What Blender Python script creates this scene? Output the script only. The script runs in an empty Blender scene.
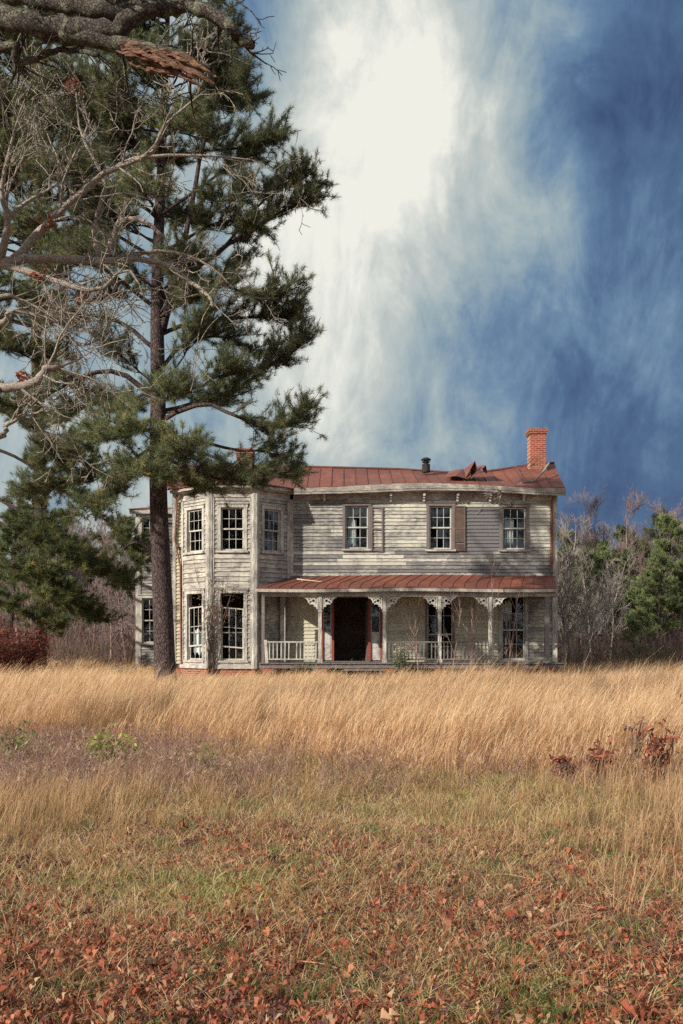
import bpy, math, random
import numpy as np
from mathutils import Vector, Matrix
R = math.radians
random.seed(7)
rng = np.random.default_rng(7)
C = bpy.context.scene.collection
F, CX, HY, EYE = 996.0, 341.5, 637.0, 1.6

def at(px, py, Y):
    return Vector(((px-CX)*Y/F, Y, EYE-(py-HY)*Y/F))
def gz(x, y):
    return 0.05*np.sin(x*0.55+1.3)*np.cos(y*0.42)+0.03*np.sin(x*1.7+y*1.1)

# ------------------------------------------------------------------ nodes
class NT:
    def __init__(s, mat):
        s.t = mat.node_tree; s.n = s.t.nodes; s.l = s.t.links
    def new(s, typ, **kw):
        n = s.n.new(typ)
        for k, v in kw.items(): setattr(n, k, v)
        return n
    def put(s, sock, v):
        if v is None: return
        if isinstance(v, bpy.types.NodeSocket): s.l.new(v, sock)
        else:
            if isinstance(v, tuple) and len(v) == 3 and sock.type == 'RGBA': v = v+(1,)
            sock.default_value = v
    def coord(s, scale=(1,1,1), kind='Object', rot=(0,0,0)):
        tc = s.new('ShaderNodeTexCoord'); m = s.new('ShaderNodeMapping')
        m.inputs['Scale'].default_value = scale; m.inputs['Rotation'].default_value = rot
        s.l.new(tc.outputs[kind], m.inputs['Vector']); return m.outputs[0]
    def noise(s, vec, scale=1, detail=4, rough=.6, dist=0):
        n = s.new('ShaderNodeTexNoise'); s.put(n.inputs['Vector'], vec)
        n.inputs['Scale'].default_value = scale; n.inputs['Detail'].default_value = detail
        n.inputs['Roughness'].default_value = rough; n.inputs['Distortion'].default_value = dist
        return n.outputs['Fac']
    def ramp(s, fac, stops):
        n = s.new('ShaderNodeValToRGB'); s.put(n.inputs[0], fac)
        e = n.color_ramp.elements
        while len(e) < len(stops): e.new(.5)
        for el, (p, c) in zip(e, stops):
            el.position = p; el.color = (c+(1,)) if isinstance(c, tuple) else (c, c, c, 1)
        return n.outputs[0]
    def mix(s, fac, a, b, mode='MIX'):
        n = s.new('ShaderNodeMix', data_type='RGBA', blend_type=mode)
        s.put(n.inputs[0], fac); s.put(n.inputs[6], a); s.put(n.inputs[7], b); return n.outputs[2]
    def math(s, op, a, b=0.0, c=None, clamp=False):
        n = s.new('ShaderNodeMath', operation=op, use_clamp=clamp)
        s.put(n.inputs[0], a); s.put(n.inputs[1], b)
        if c is not None: s.put(n.inputs[2], c)
        return n.outputs[0]
    def sstep(s, v, a, b):
        n = s.new('ShaderNodeMapRange', interpolation_type='SMOOTHSTEP')
        s.put(n.inputs[0], v); n.inputs[1].default_value = a; n.inputs[2].default_value = b
        return n.outputs[0]
    def bump(s, h, strength=.4, dist=.02):
        n = s.new('ShaderNodeBump'); s.put(n.inputs['Height'], h)
        n.inputs['Strength'].default_value = strength; n.inputs['Distance'].default_value = dist
        return n.outputs[0]
    def out(s, sh):
        o = s.new('ShaderNodeOutputMaterial'); s.l.new(sh, o.inputs[0])
    def principled(s, col, rough=.9, normal=None, spec=.2, metal=0):
        b = s.new('ShaderNodeBsdfPrincipled'); s.put(b.inputs['Base Color'], col)
        s.put(b.inputs['Roughness'], rough); b.inputs['Specular IOR Level'].default_value = spec
        b.inputs['Metallic'].default_value = metal
        if normal is not None: s.put(b.inputs['Normal'], normal)
        s.out(b.outputs[0]); return b
def newmat(name):
    m = bpy.data.materials.new(name); m.use_nodes = True; m.node_tree.nodes.clear()
    return m, NT(m)

def mat_weather(name, stretch, paint1, paint2, bare1, bare2, amount=None, dirt=.68, seed=0.0):
    """flaking paint over grey wood; stretch = coordinate scale so grain runs along the board"""
    m, t = newmat(name)
    v = t.coord(stretch)
    g = t.noise(v, 3.2, 8, .68, .3)
    fine = t.noise(v, 14, 6, .7)
    big = t.noise(t.coord((1, 1, 1.0)), .75+seed, 3, .6, .6)
    at_ = t.new('ShaderNodeAttribute', attribute_name='Col')
    sep = t.new('ShaderNodeSeparateColor'); t.l.new(at_.outputs[0], sep.inputs[0])
    a = sep.outputs[0] if amount is None else amount
    s_ = t.math('ADD', t.math('MULTIPLY', g, 1.35), t.math('MULTIPLY', big, .85)); s_ = t.math('SUBTRACT', s_, .25)
    s_ = t.math('ADD', s_, t.math('MULTIPLY', a, .9))
    s_ = t.math('ADD', s_, t.math('MULTIPLY', fine, .25))
    mask = t.sstep(s_, 1.22, 1.62)
    paint = t.mix(t.noise(v, 2.1, 4, .6), paint1, paint2)
    paint = t.mix(t.math('MULTIPLY', t.sstep(fine, .5, .72), .45), paint, bare2)
    paint = t.mix(t.math('MULTIPLY', sep.outputs[2], .45), paint, (.50, .42, .20))
    bare = t.mix(t.sstep(fine, .35, .7), bare1, bare2)
    col = t.mix(mask, bare, paint)
    run = t.sstep(t.noise(t.coord((5, 5, .45)), 1.5, 5, .65), .52, .72)
    col = t.mix(t.math('MULTIPLY', run, dirt*.7), col, (.13, .115, .11))
    dk = t.sstep(t.noise(t.coord((1.5, 1.5, 3)), 1.6, 6, .7, 1.0), .56, .74)
    col = t.mix(t.math('MULTIPLY', dk, dirt), col, (.07, .055, .05))
    col = t.mix(t.math('MULTIPLY', sep.outputs[1], .38), col, (.12, .11, .115))
    h = t.math('ADD', t.math('MULTIPLY', mask, .5), t.math('MULTIPLY', fine, .9))
    t.principled(col, .85, t.bump(h, .5, .01), .2)
    return m
HS, VS = (1.2, 1.2, 16), (14, 14, .9)
M = {}
M['siding'] = mat_weather('weathered clapboard', HS, (.50, .49, .41), (.58, .59, .56), (.075, .075, .085), (.225, .225, .235))
M['trim_v'] = mat_weather('weathered upright trim', VS, (.58, .57, .50), (.50, .50, .46), (.13, .12, .13), (.32, .30, .29), amount=.50, dirt=.45, seed=.4)
M['trim_h'] = mat_weather('weathered level trim', HS, (.60, .58, .50), (.52, .50, .46), (.13, .12, .13), (.34, .31, .30), amount=.48, dirt=.5, seed=.7)
M['white'] = mat_weather('old white sash paint', (3, 3, 3), (.56, .57, .53), (.48, .48, .45), (.22, .21, .20), (.36, .34, .32), amount=.6, dirt=.45)
M['panel'] = mat_weather('weathered bay boards', HS, (.60, .59, .50), (.54, .54, .50), (.13, .12, .125), (.33, .31, .30), amount=.46, dirt=.55, seed=1.1)
M['greywood'] = mat_weather('bare grey wood', HS, (.36, .33, .31), (.30, .28, .28), (.10, .09, .09), (.24, .21, .21), amount=.25, dirt=.6)
M['shutter'] = mat_weather('old brown shutter', HS, (.22, .15, .11), (.17, .12, .10), (.07, .05, .05), (.2, .15, .13), amount=.4, dirt=.4)
M['redframe'] = mat_weather('faded red frame', VS, (.30, .065, .045), (.24, .06, .05), (.12, .07, .06), (.25, .13, .1), amount=.6, dirt=.2)

def simple(name, c1, c2, scale=6, stretch=(1, 1, 1), rough=.9, bump=.4, bd=.02, spec=.15, dist=.4, lo=.35, hi=.65, metal=0):
    m, t = newmat(name); v = t.coord(stretch)
    n = t.noise(v, scale, 7, .65, dist)
    f = t.noise(v, scale*5, 4, .7)
    n2 = t.math('ADD', t.math('MULTIPLY', n, .75), t.math('MULTIPLY', f, .25))
    t.principled(t.mix(t.sstep(n2, lo, hi), c1, c2), rough, t.bump(n2, bump, bd), spec, metal)
    return m
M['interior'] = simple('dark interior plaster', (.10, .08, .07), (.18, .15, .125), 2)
M['curtain'] = simple('torn pale cloth', (.42, .50, .52), (.62, .68, .68), 6)
M['dark_metal'] = simple('black stovepipe', (.015, .014, .015), (.04, .035, .035), 8, rough=.6)
M['rust'] = simple('rusty downspout', (.13, .055, .04), (.24, .13, .10), 3, (1, 1, .5), rough=.8)
M['stone'] = simple('porch rubble', (.05, .045, .05), (.14, .12, .12), 5)
M['red_stem'] = simple('reddish dead stem', (.17, .105, .095), (.32, .22, .20), 5)
M['twig_dark'] = simple('dark twig', (.06, .045, .04), (.14, .11, .10), 5)
M['twig_purple'] = simple('purple grey bark', (.17, .12, .12), (.30, .22, .21), 3)
M['twig_pale'] = simple('pale sapling bark', (.18, .155, .145), (.31, .28, .255), 3)
M['deadstick'] = simple('dry fallen stick', (.30, .15, .09), (.46, .28, .18), 9)
M['palestick'] = simple('bleached stick', (.45, .36, .24), (.6, .5, .36), 9)

# glass
m, t = newmat('old window glass')
gl = t.new('ShaderNodeBsdfGlossy'); gl.inputs['Roughness'].default_value = .06
gl.inputs['Color'].default_value = (.8, .85, .88, 1)
t.put(gl.inputs['Normal'], t.bump(t.noise(t.coord(), 3, 2), .25, .05))
tr = t.new('ShaderNodeBsdfTransparent'); tr.inputs[0].default_value = (.6, .66, .66, 1)
mx = t.new('ShaderNodeMixShader')
fr = t.math('ADD', t.math('MULTIPLY', t.sstep(t.noise(t.coord(), 1.7, 3), .45, .6), .08), .025)
t.put(mx.inputs[0], fr); t.l.new(tr.outputs[0], mx.inputs[1]); t.l.new(gl.outputs[0], mx.inputs[2])
t.out(mx.outputs[0]); M['glass'] = m

# roof metal
m, t = newmat('faded red tin roof')
n = t.noise(t.coord((1, .35, 1)), 1.4, 6, .7, .8); f = t.noise(t.coord((4, .6, 4)), 4, 6, .75)
col = t.mix(t.sstep(n, .38, .62), (.20, .06, .04), (.135, .05, .038))
col = t.mix(t.math('MULTIPLY', t.sstep(f, .52, .7), .55), col, (.34, .17, .12))
col = t.mix(t.math('MULTIPLY', t.sstep(t.noise(t.coord(), 2.3, 8, .75, 1), .54, .68), .75), col, (.08, .045, .04))
col = t.mix(t.math('MULTIPLY', t.sstep(t.noise(t.coord((3.2, .5, .5)), 2.2, 7, .7), .47, .66), .6), col, (.095, .042, .032))
col = t.mix(t.math('MULTIPLY', t.sstep(t.noise(t.coord((1, 1, 1)), .9, 5, .6), .5, .62), .35), col, (.25, .11, .06))
at_ = t.new('ShaderNodeAttribute', attribute_name='Col')
sep = t.new('ShaderNodeSeparateColor'); t.l.new(at_.outputs[0], sep.inputs[0])
col = t.mix(t.math('MULTIPLY', sep.outputs[1], .65), col, (.12, .045, .038))
t.principled(col, .62, t.bump(n, .3, .03), .3); M['roof'] = m

# brick
m, t = newmat('old red brick')
b = t.new('ShaderNodeTexBrick'); mp = t.coord((1, 1, 1), rot=(R(90), 0, 0))
t.l.new(mp, b.inputs['Vector'])
b.inputs['Scale'].default_value = 1; b.inputs['Brick Width'].default_value = .22; b.inputs['Row Height'].default_value = .075
b.inputs['Mortar Size'].default_value = .009; b.inputs['Color1'].default_value = (.31, .075, .045, 1)
b.inputs['Color2'].default_value = (.17, .045, .035, 1); b.inputs['Mortar'].default_value = (.34, .25, .20, 1)
n = t.noise(t.coord(), 5, 7, .7)
col = t.mix(t.math('MULTIPLY', t.sstep(n, .5, .75), .6), b.outputs[0], (.12, .05, .04))
t.principled(col, .9, t.bump(t.math('ADD', b.outputs[1], n), -.5, .01), .1); M['brick'] = m

def bark(name, c1, c2, c3, stretch, scale, bd=.04, lich=None):
    m, t = newmat(name); v = t.coord(stretch)
    n = t.noise(v, scale, 6, .6, .8)
    vo = t.new('ShaderNodeTexVoronoi', feature='DISTANCE_TO_EDGE'); t.put(vo.inputs['Vector'], v)
    vo.inputs['Scale'].default_value = scale*1.3
    cr = t.math('ADD', t.sstep(vo.outputs[0], .0, .16), t.math('MULTIPLY', t.noise(v, scale*.8, 5, .7), .55), clamp=True)
    col = t.mix(t.sstep(n, .35, .65), c1, c2)
    col = t.mix(cr, c3, col)
    if lich is not None:
        col = t.mix(t.math('MULTIPLY', t.sstep(t.noise(t.coord(), 7, 6, .7, 1), .5, .62), .75), col, lich)
    t.principled(col, .95, t.bump(t.math('ADD', n, t.math('MULTIPLY', cr, 1.2)), .9, bd), .1)
    return m
M['pine_bark'] = bark('pine bark', (.07, .052, .055), (.125, .093, .092), (.03, .022, .022), (1, 1, .35), 17)
M['oak_bark'] = bark('grey oak bark', (.24, .21, .185), (.40, .355, .31), (.16, .135, .12), (1, 1, 1), 30, .006)
M['oak_bark_dark'] = bark('dark lichened oak bark', (.065, .055, .05), (.12, .105, .095), (.04, .033, .03), (1, 1, 1), 22, .02, (.22, .24, .17))
M['torn'] = simple('torn orange heartwood', (.10, .06, .045), (.36, .21, .145), 9, (1, 2, 5), bump=1, bd=.05)

def leafmat(name, trans=.35, rough=.8, spec=.15, tint=(1, 1, 1)):
    m, t = newmat(name)
    a = t.new('ShaderNodeAttribute', attribute_name='Col')
    col = t.mix(1.0, a.outputs[0], tint, 'MULTIPLY')
    b = t.new('ShaderNodeBsdfPrincipled'); t.put(b.inputs['Base Color'], col)
    b.inputs['Roughness'].default_value = rough; b.inputs['Specular IOR Level'].default_value = spec
    tl = t.new('ShaderNodeBsdfTranslucent'); t.put(tl.inputs[0], col)
    mx = t.new('ShaderNodeMixShader'); mx.inputs[0].default_value = trans
    t.l.new(b.outputs[0], mx.inputs[1]); t.l.new(tl.outputs[0], mx.inputs[2]); t.out(mx.outputs[0])
    return m
M['grass'] = leafmat('dry grass', .52); M['needles'] = leafmat('pine needles', .25, .55, .3); M['leaves'] = leafmat('dead leaves', .3)

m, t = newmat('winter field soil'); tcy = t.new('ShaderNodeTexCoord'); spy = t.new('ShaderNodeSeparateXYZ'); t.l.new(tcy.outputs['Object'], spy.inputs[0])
n = t.noise(t.coord(), 1.2, 8, .7, .5); f = t.noise(t.coord(), 18, 6, .75); g = t.noise(t.coord(), .35, 3)
col = t.mix(t.sstep(f, .35, .65), (.13, .085, .055), (.42, .30, .18))
col = t.mix(t.math('MULTIPLY', t.sstep(n, .5, .65), .5), col, (.10, .13, .045))
col = t.mix(t.math('MULTIPLY', t.sstep(g, .45, .6), .4), col, (.16, .07, .04))
lit = t.sstep(t.math('ADD', spy.outputs[1], t.math('MULTIPLY', n, 3.0)), 9.6, 5.2)  # near ground darkened: leaf litter, plus lens vignette put into the colour
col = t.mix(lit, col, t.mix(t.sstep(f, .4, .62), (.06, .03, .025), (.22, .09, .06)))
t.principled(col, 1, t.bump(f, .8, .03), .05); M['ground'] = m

# ------------------------------------------------------------------ mesh helpers
def np_mesh(name, V, Fc, mats, cols=None, parent=None, smooth=False, mi=None):
    """V (n,3); Fc (m,k) uniform polygons"""
    V = np.ascontiguousarray(V, dtype=np.float32); Fc = np.ascontiguousarray(Fc, dtype=np.int32)
    me = bpy.data.meshes.new(name); k = Fc.shape[1]
    me.vertices.add(len(V)); me.vertices.foreach_set('co', V.ravel())
    me.loops.add(Fc.size); me.loops.foreach_set('vertex_index', Fc.ravel())
    me.polygons.add(len(Fc)); me.polygons.foreach_set('loop_start', np.arange(0, Fc.size, k, dtype=np.int32))
    if smooth: me.polygons.foreach_set('use_smooth', np.ones(len(Fc), dtype=bool))
    if mi is not None: me.polygons.foreach_set('material_index', np.asarray(mi, dtype=np.int32))
    me.update(calc_edges=True)
    if cols is not None:
        a = me.attributes.new('Col', 'FLOAT_COLOR', 'POINT')
        c4 = np.ones((len(V), 4), dtype=np.float32); c4[:, :3] = cols
        a.data.foreach_set('color', c4.ravel())
    for mm in (mats if isinstance(mats, (list, tuple)) else [mats]): me.materials.append(mm)
    o = bpy.data.objects.new(name, me); C.objects.link(o)
    if parent is not None: o.parent = parent
    return o

class MB:
    def __init__(s): s.v = []; s.f = []; s.c = []; s.mi = []
    def add(s, vs, fs, col=(.5, 0, 0), mi=0):
        b = len(s.v); s.v += [tuple(p) for p in vs]; s.c += [col]*len(vs)
        s.f += [tuple(b+i for i in f) for f in fs]; s.mi += [mi]*len(fs)
    def hexa(s, p, col=(.5, 0, 0), mi=0):
        s.add(p, [(0, 3, 2, 1), (4, 5, 6, 7), (0, 1, 5, 4), (1, 2, 6, 5), (2, 3, 7, 6), (3, 0, 4, 7)], col, mi)
    def box(s, x0, x1, y0, y1, z0, z1, col=(.5, 0, 0), mi=0):
        s.hexa([(x0, y0, z0), (x1, y0, z0), (x1, y1, z0), (x0, y1, z0), (x0, y0, z1), (x1, y0, z1), (x1, y1, z1), (x0, y1, z1)], col, mi)
    def bar(s, a, b, w, h, up=(0, 0, 1), col=(.5, 0, 0), mi=0):
        a = Vector(a); b = Vector(b); d = (b-a).normalized(); u = Vector(up)
        sd = d.cross(u)
        if sd.length < 1e-4: sd = d.cross(Vector((0, 1, 0)))
        sd.normalize(); u = sd.cross(d).normalized()
        P = []
        for q in (a, b):
            for i, j in ((-1, -1), (1, -1), (1, 1), (-1, 1)): P.append(q+sd*(i*w/2)+u*(j*h/2))
        s.hexa(P, col, mi)
    def tube(s, pts, rad, n=5, col=(.5, 0, 0), mi=0, cap=True):
        pts = [Vector(p) for p in pts]; b = len(s.v); m = len(pts)
        ref = Vector((.3, .2, 1)).normalized()
        for i, p in enumerate(pts):
            d = (pts[min(i+1, m-1)]-pts[max(i-1, 0)])
            if d.length < 1e-6: d = Vector((0, 0, 1))
            d.normalize(); a = d.cross(ref)
            if a.length < .05: a = d.cross(Vector((1, 0, 0)))
            a.normalize(); c = d.cross(a)
            r = rad[i] if hasattr(rad, '__len__') else rad
            for k in range(n):
                an = 2*math.pi*k/n; q = p+(a*math.cos(an)+c*math.sin(an))*r
                s.v.append((q.x, q.y, q.z)); s.c.append(col)
        for i in range(m-1):
            for k in range(n):
                k2 = (k+1) % n
                s.f.append((b+i*n+k, b+i*n+k2, b+(i+1)*n+k2, b+(i+1)*n+k)); s.mi.append(mi)
        if cap:
            s.f.append(tuple(b+k for k in range(n))[::-1]); s.mi.append(mi)
            s.f.append(tuple(b+(m-1)*n+k for k in range(n))); s.mi.append(mi)
    def build(s, name, mats, parent=None, smooth=False):
        me = bpy.data.meshes.new(name); me.from_pydata(s.v, [], s.f)
        for mm in (mats if isinstance(mats, (list, tuple)) else [mats]): me.materials.append(mm)
        me.polygons.foreach_set('material_index', s.mi)
        a = me.attributes.new('Col', 'FLOAT_COLOR', 'POINT')
        c4 = np.ones((len(s.v), 4), dtype=np.float32); c4[:, :3] = np.array(s.c, dtype=np.float32)
        a.data.foreach_set('color', c4.ravel())
        if smooth: me.polygons.foreach_set('use_smooth', [True]*len(s.f))
        o = bpy.data.objects.new(name, me); C.objects.link(o)
        if parent is not None: o.parent = parent
        return o

def tag(o, label=None, cat=None, group=None, kind=None):
    if label: o['label'] = label
    if cat: o['category'] = cat
    if group: o['group'] = group
    if kind: o['kind'] = kind
    return o
def empty(name, loc=(0, 0, 0)):
    o = bpy.data.objects.new(name, None); o.location = loc; o.empty_display_size = .3; C.objects.link(o); return o
def copy_tree(o, parent=None):
    c = o.copy(); C.objects.link(c); c.parent = parent
    for ch in list(o.children): copy_tree(ch, c)
    return c
def rnd(a, b): return random.uniform(a, b)

# ------------------------------------------------------------------ camera, world, sun
cam = bpy.data.cameras.new('camera'); co = bpy.data.objects.new('camera', cam); C.objects.link(co)
cam.sensor_fit = 'VERTICAL'; cam.sensor_height = 36; cam.lens = 36*F/1024
cam.shift_y = (HY-512)/1024; cam.clip_end = 4000; cam.clip_start = .05
co.location = (0, 0, EYE); co.rotation_euler = (R(90), 0, 0)
sc = bpy.context.scene; sc.camera = co
sc.view_settings.view_transform = 'Standard'; sc.view_settings.look = 'None'
sc.view_settings.exposure = 0.45; sc.view_settings.gamma = 1
sc.cycles.max_bounces = 6; sc.cycles.transparent_max_bounces = 12
sc.cycles.diffuse_bounces = 3; sc.cycles.use_denoising = False

SUN_AZ, SUN_EL = 52, 26     # degrees left of straight behind the camera
sun = bpy.data.lights.new('sun', 'SUN'); sun.energy = 4.8; sun.angle = R(.6); sun.color = (1, .9, .76)
so = bpy.data.objects.new('sun', sun); C.objects.link(so)
sd = Vector((-math.sin(R(SUN_AZ))*math.cos(R(SUN_EL)), -math.cos(R(SUN_AZ))*math.cos(R(SUN_EL)), math.sin(R(SUN_EL))))
so.rotation_euler = sd.to_track_quat('Z', 'Y').to_euler(); so.location = (-20, -20, 20)

w = bpy.data.worlds.new('World'); sc.world = w; w.use_nodes = True; w.node_tree.nodes.clear(); t = NT(w)
sky = t.new('ShaderNodeTexSky', sky_type='NISHITA'); sky.sun_disc = False
sky.sun_elevation = R(SUN_EL); sky.sun_rotation = math.atan2(sd.x, sd.y); sky.air_density = 1.2; sky.dust_density = .6
tc = t.new('ShaderNodeTexCoord'); sep = t.new('ShaderNodeSeparateXYZ'); t.l.new(tc.outputs['Generated'], sep.inputs[0])
az = t.math('ARCTAN2', sep.outputs[0], sep.outputs[1]); el = t.math('ARCSINE', sep.outputs[2])
def azel(px, py):
    x, z = (px-CX)/F, (HY-py)/F
    return math.atan2(x, 1), math.atan2(z, math.hypot(x, 1))
cb = t.new('ShaderNodeCombineXYZ'); t.l.new(az, cb.inputs[0]); t.l.new(el, cb.inputs[1])
mp = t.new('ShaderNodeMapping'); t.l.new(cb.outputs[0], mp.inputs[0]); mp.inputs['Rotation'].default_value = (0, 0, R(-14)); mp.inputs['Scale'].default_value = (1, .52, 1)
streak = t.noise(mp.outputs[0], 10, 10, .62, .7)
wisp = t.noise(mp.outputs[0], 38, 8, .72, .5)
soft = t.noise(cb.outputs[0], 5.5, 6, .58, 1.0)
def blob(px, py, wx, wy, amp):
    a0, e0 = azel(px, py)
    da = t.math('DIVIDE', t.math('SUBTRACT', az, a0), wx/F); de = t.math('DIVIDE', t.math('SUBTRACT', el, e0), wy/F)
    r2 = t.math('ADD', t.math('MULTIPLY', da, da), t.math('MULTIPLY', de, de))
    g = t.math('POWER', 2.718, t.math('MULTIPLY', r2, -1.0))
    return t.math('MULTIPLY', g, amp)
cl = t.math('MULTIPLY', t.math('SUBTRACT', 1.0, t.sstep(az, azel(240, 0)[0], azel(560, 0)[0])), .40)
for bl in [(455, 375, 90, 70, .14), (540, 140, 80, 120, .10), (400, -20, 110, 120, .28), (385, 170, 120, 140, .50), (330, 330, 90, 130, .22), (340, 430, 60, 80, .12), (470, 90, 90, 100, .14), (560, 240, 110, 90, .10),
           (505, 430, 60, 50, .20), (460, 480, 90, 40, .12), (640, 330, 90, 110, .10), (665, 50, 70, 140, -.22), (610, 540, 120, 70, -.12), (250, 10, 60, 70, -.28), (270, 120, 50, 60, -.06)]:
    cl = t.math('ADD', cl, blob(*bl))
cl = t.math('ADD', cl, .20)
back = t.sstep(t.math('ABSOLUTE', az), .45, .9)
zen = t.sstep(el, .65, .95)
cl = t.math('ADD', cl, t.math('MULTIPLY', t.math('MAXIMUM', back, zen), .48))
cv = t.math('ADD', cl, t.math('MULTIPLY', t.math('SUBTRACT', streak, .5), .95))
cv = t.math('ADD', cv, t.math('MULTIPLY', t.math('SUBTRACT', wisp, .5), .30))
cv = t.math('ADD', cv, t.math('MULTIPLY', t.math('SUBTRACT', soft, .5), .55))
S = 10.0
def k(c): return tuple(v*S for v in c)
blue = t.mix(t.sstep(soft, .35, .65), k((.035, .085, .24)), k((.10, .20, .40)))
base = t.mix(.82, sky.outputs[0], blue)
ramp = t.ramp(cv, [(0, k((.036, .060, .135))), (.22, k((.066, .118, .215))), (.40, k((.13, .21, .31))), (.58, k((.27, .345, .37))), (.78, k((.44, .475, .45))), (1, k((.73, .72, .645)))])
final = t.mix(.93, base, ramp); final = t.mix(t.math('MAXIMUM', back, zen), final, t.mix(1.0, final, (1.04, 1.0, 1.06), 'MULTIPLY'))
bg = t.new('ShaderNodeBackground'); t.l.new(final, bg.inputs[0]); bg.inputs[1].default_value = .093
wo = t.new('ShaderNodeOutputWorld'); t.l.new(bg.outputs[0], wo.inputs[0])

# ------------------------------------------------------------------ ground
ys = np.concatenate([np.arange(-12, 60, .5), np.geomspace(60, 1500, 24)])
xs = np.concatenate([-np.geomspace(1500, 30, 20), np.arange(-29.5, 30, .5), np.geomspace(30, 1500, 20)])
ys = np.concatenate([-np.geomspace(300, 13, 8), ys])
X, Y = np.meshgrid(xs, ys); Z = gz(X, Y)*np.clip((120-np.hypot(X, Y))/60, 0, 1)
nx, ny = len(xs), len(ys); idx = np.arange(nx*ny).reshape(ny, nx)
Q = np.stack([idx[:-1, :-1], idx[:-1, 1:], idx[1:, 1:], idx[1:, :-1]], -1).reshape(-1, 4)
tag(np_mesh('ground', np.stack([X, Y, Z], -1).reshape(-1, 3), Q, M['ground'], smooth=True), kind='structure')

# ------------------------------------------------------------------ FARMHOUSE
house = empty('farmhouse', (0, 37, 0))
tag(house, 'abandoned two storey clapboard farmhouse with red tin roof and front porch', 'house')
HOFF = Vector((0, -37, 0))   # parts are written in world coordinates; shift into the empty's frame
def hb(mb, name, mat, parent=None, smooth=False):
    o = mb.build(name, mat, parent or house, smooth)
    if parent is None: o.location = HOFF
    return o
YW = 37.0; SW = F/YW
def zx(px, Y=YW): return (px-CX)*Y/F
def zz(py, Y=YW): return EYE+(HY-py)*Y/F

class Wall:
    def __init__(s, a, b):
        s.a = Vector((a[0], a[1], 0)); d = Vector((b[0]-a[0], b[1]-a[1], 0)); s.L = d.length
        s.u = d.normalized(); s.n = Vector((s.u.y, -s.u.x, 0))
    def p(s, u, z, d=0): q = s.a+s.u*u+s.n*d; return (q.x, q.y, z)
    def slab(s, mb, u0, u1, z0, z1, d0, d1, col=(.5, 0, 0), mi=0, dz=0):
        mb.hexa([s.p(u0, z0, d1), s.p(u1, z0+dz, d1), s.p(u1, z0+dz, d0), s.p(u0, z0, d0),
                 s.p(u0, z1, d1), s.p(u1, z1+dz, d1), s.p(u1, z1+dz, d0), s.p(u0, z1, d0)], col, mi)
def holes_free(u0, u1, z0, z1, holes):
    segs = [(u0, u1)]
    for (a, b, c, d) in holes:
        if c < z1-.005 and d > z0+.005:
            ns = []
            for (s0, s1) in segs:
                if a > s0: ns.append((s0, min(s1, a)))
                if b < s1: ns.append((max(s0, b), s1))
            segs = [q for q in ns if q[1]-q[0] > .01]
    return segs
def clap(mb, W, u0, u1, z0, z1, holes, expo=.135, paintf=None, missing=.006):
    z = z0; r = 0
    while z < z1-.02:
        top = min(z+expo, z1); row_r = random.random()
        for (s0, s1) in holes_free(u0, u1, z, top, holes):
            cur = s0
            while cur < s1-.01:
                ln = rnd(1.6, 4.8); e = min(cur+ln, s1)
                if s1-e < .4: e = s1
                if random.random() > missing or e-cur > 2.5:
                    paint, warm = paintf((cur+e)/2, z) if paintf else (.5, 0)
                    col = (max(0, min(1, paint+rnd(-.09, .09))), random.random()**2.2, warm)
                    j = rnd(-.006, .006); j2 = rnd(-.006, .006); d = .042+rnd(0, .012)
                    P = [W.p(cur+.002, z+j, d), W.p(e-.002, z+j2, d), W.p(e-.002, z+j2, .001), W.p(cur+.002, z+j, .001),
                         W.p(cur+.002, top+.012+j, .008), W.p(e-.002, top+.012+j2, .008), W.p(e-.002, top+.012+j2, .001), W.p(cur+.002, top+.012+j, .001)]
                    mb.hexa(P, col)
                cur = e
        z = top
def backing(mb, W, u0, u1, z0, z1, holes, d0=-.14, d1=0.0):
    us = sorted({u0, u1, *[h[0] for h in holes], *[h[1] for h in holes]}); us = [u for u in us if u0 <= u <= u1]
    for a, b in zip(us, us[1:]):
        zs = [z0]
        for h in sorted(holes, key=lambda h: h[2]):
            if h[0] < (a+b)/2 < h[1]: zs += [h[2], h[3]]
        zs.append(z1)
        for c, d in zip(zs[::2], zs[1::2]):
            if d-c > .005: W.slab(mb, a, b, c, d, d0, d1, (.1, .6, 0))

def muntins(mb, W, uc, w, z0, z1, cols, rows, d, tilt=0, rail=.04, bars=.017, skip=()):
    u0, u1 = uc-w/2, uc+w/2
    W.slab(mb, u0, u0+rail, z0, z1, d-.02, d+.02); W.slab(mb, u1-rail, u1, z0+tilt, z1+tilt, d-.02, d+.02)
    W.slab(mb, u0+rail, u1-rail, z1-rail, z1, d-.018, d+.018, dz=tilt); W.slab(mb, u0+rail, u1-rail, z0, z0+rail*1.2, d-.018, d+.018, dz=tilt)
    iw = w-2*rail; ih = z1-z0-2.2*rail
    for i in range(1, cols):
        if ('c', i) in skip: continue
        u = u0+rail+iw*i/cols; W.slab(mb, u-bars/2, u+bars/2, z0+rail*1.2+tilt*i/cols, z1-rail+tilt*i/cols, d-.012, d+.012)
    for j in range(1, rows):
        if ('r', j) in skip: continue
        z = z0+rail*1.2+ih*j/rows; W.slab(mb, u0+rail, u1-rail, z-bars/2, z+bars/2, d-.0105, d+.0105, dz=tilt)
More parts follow.
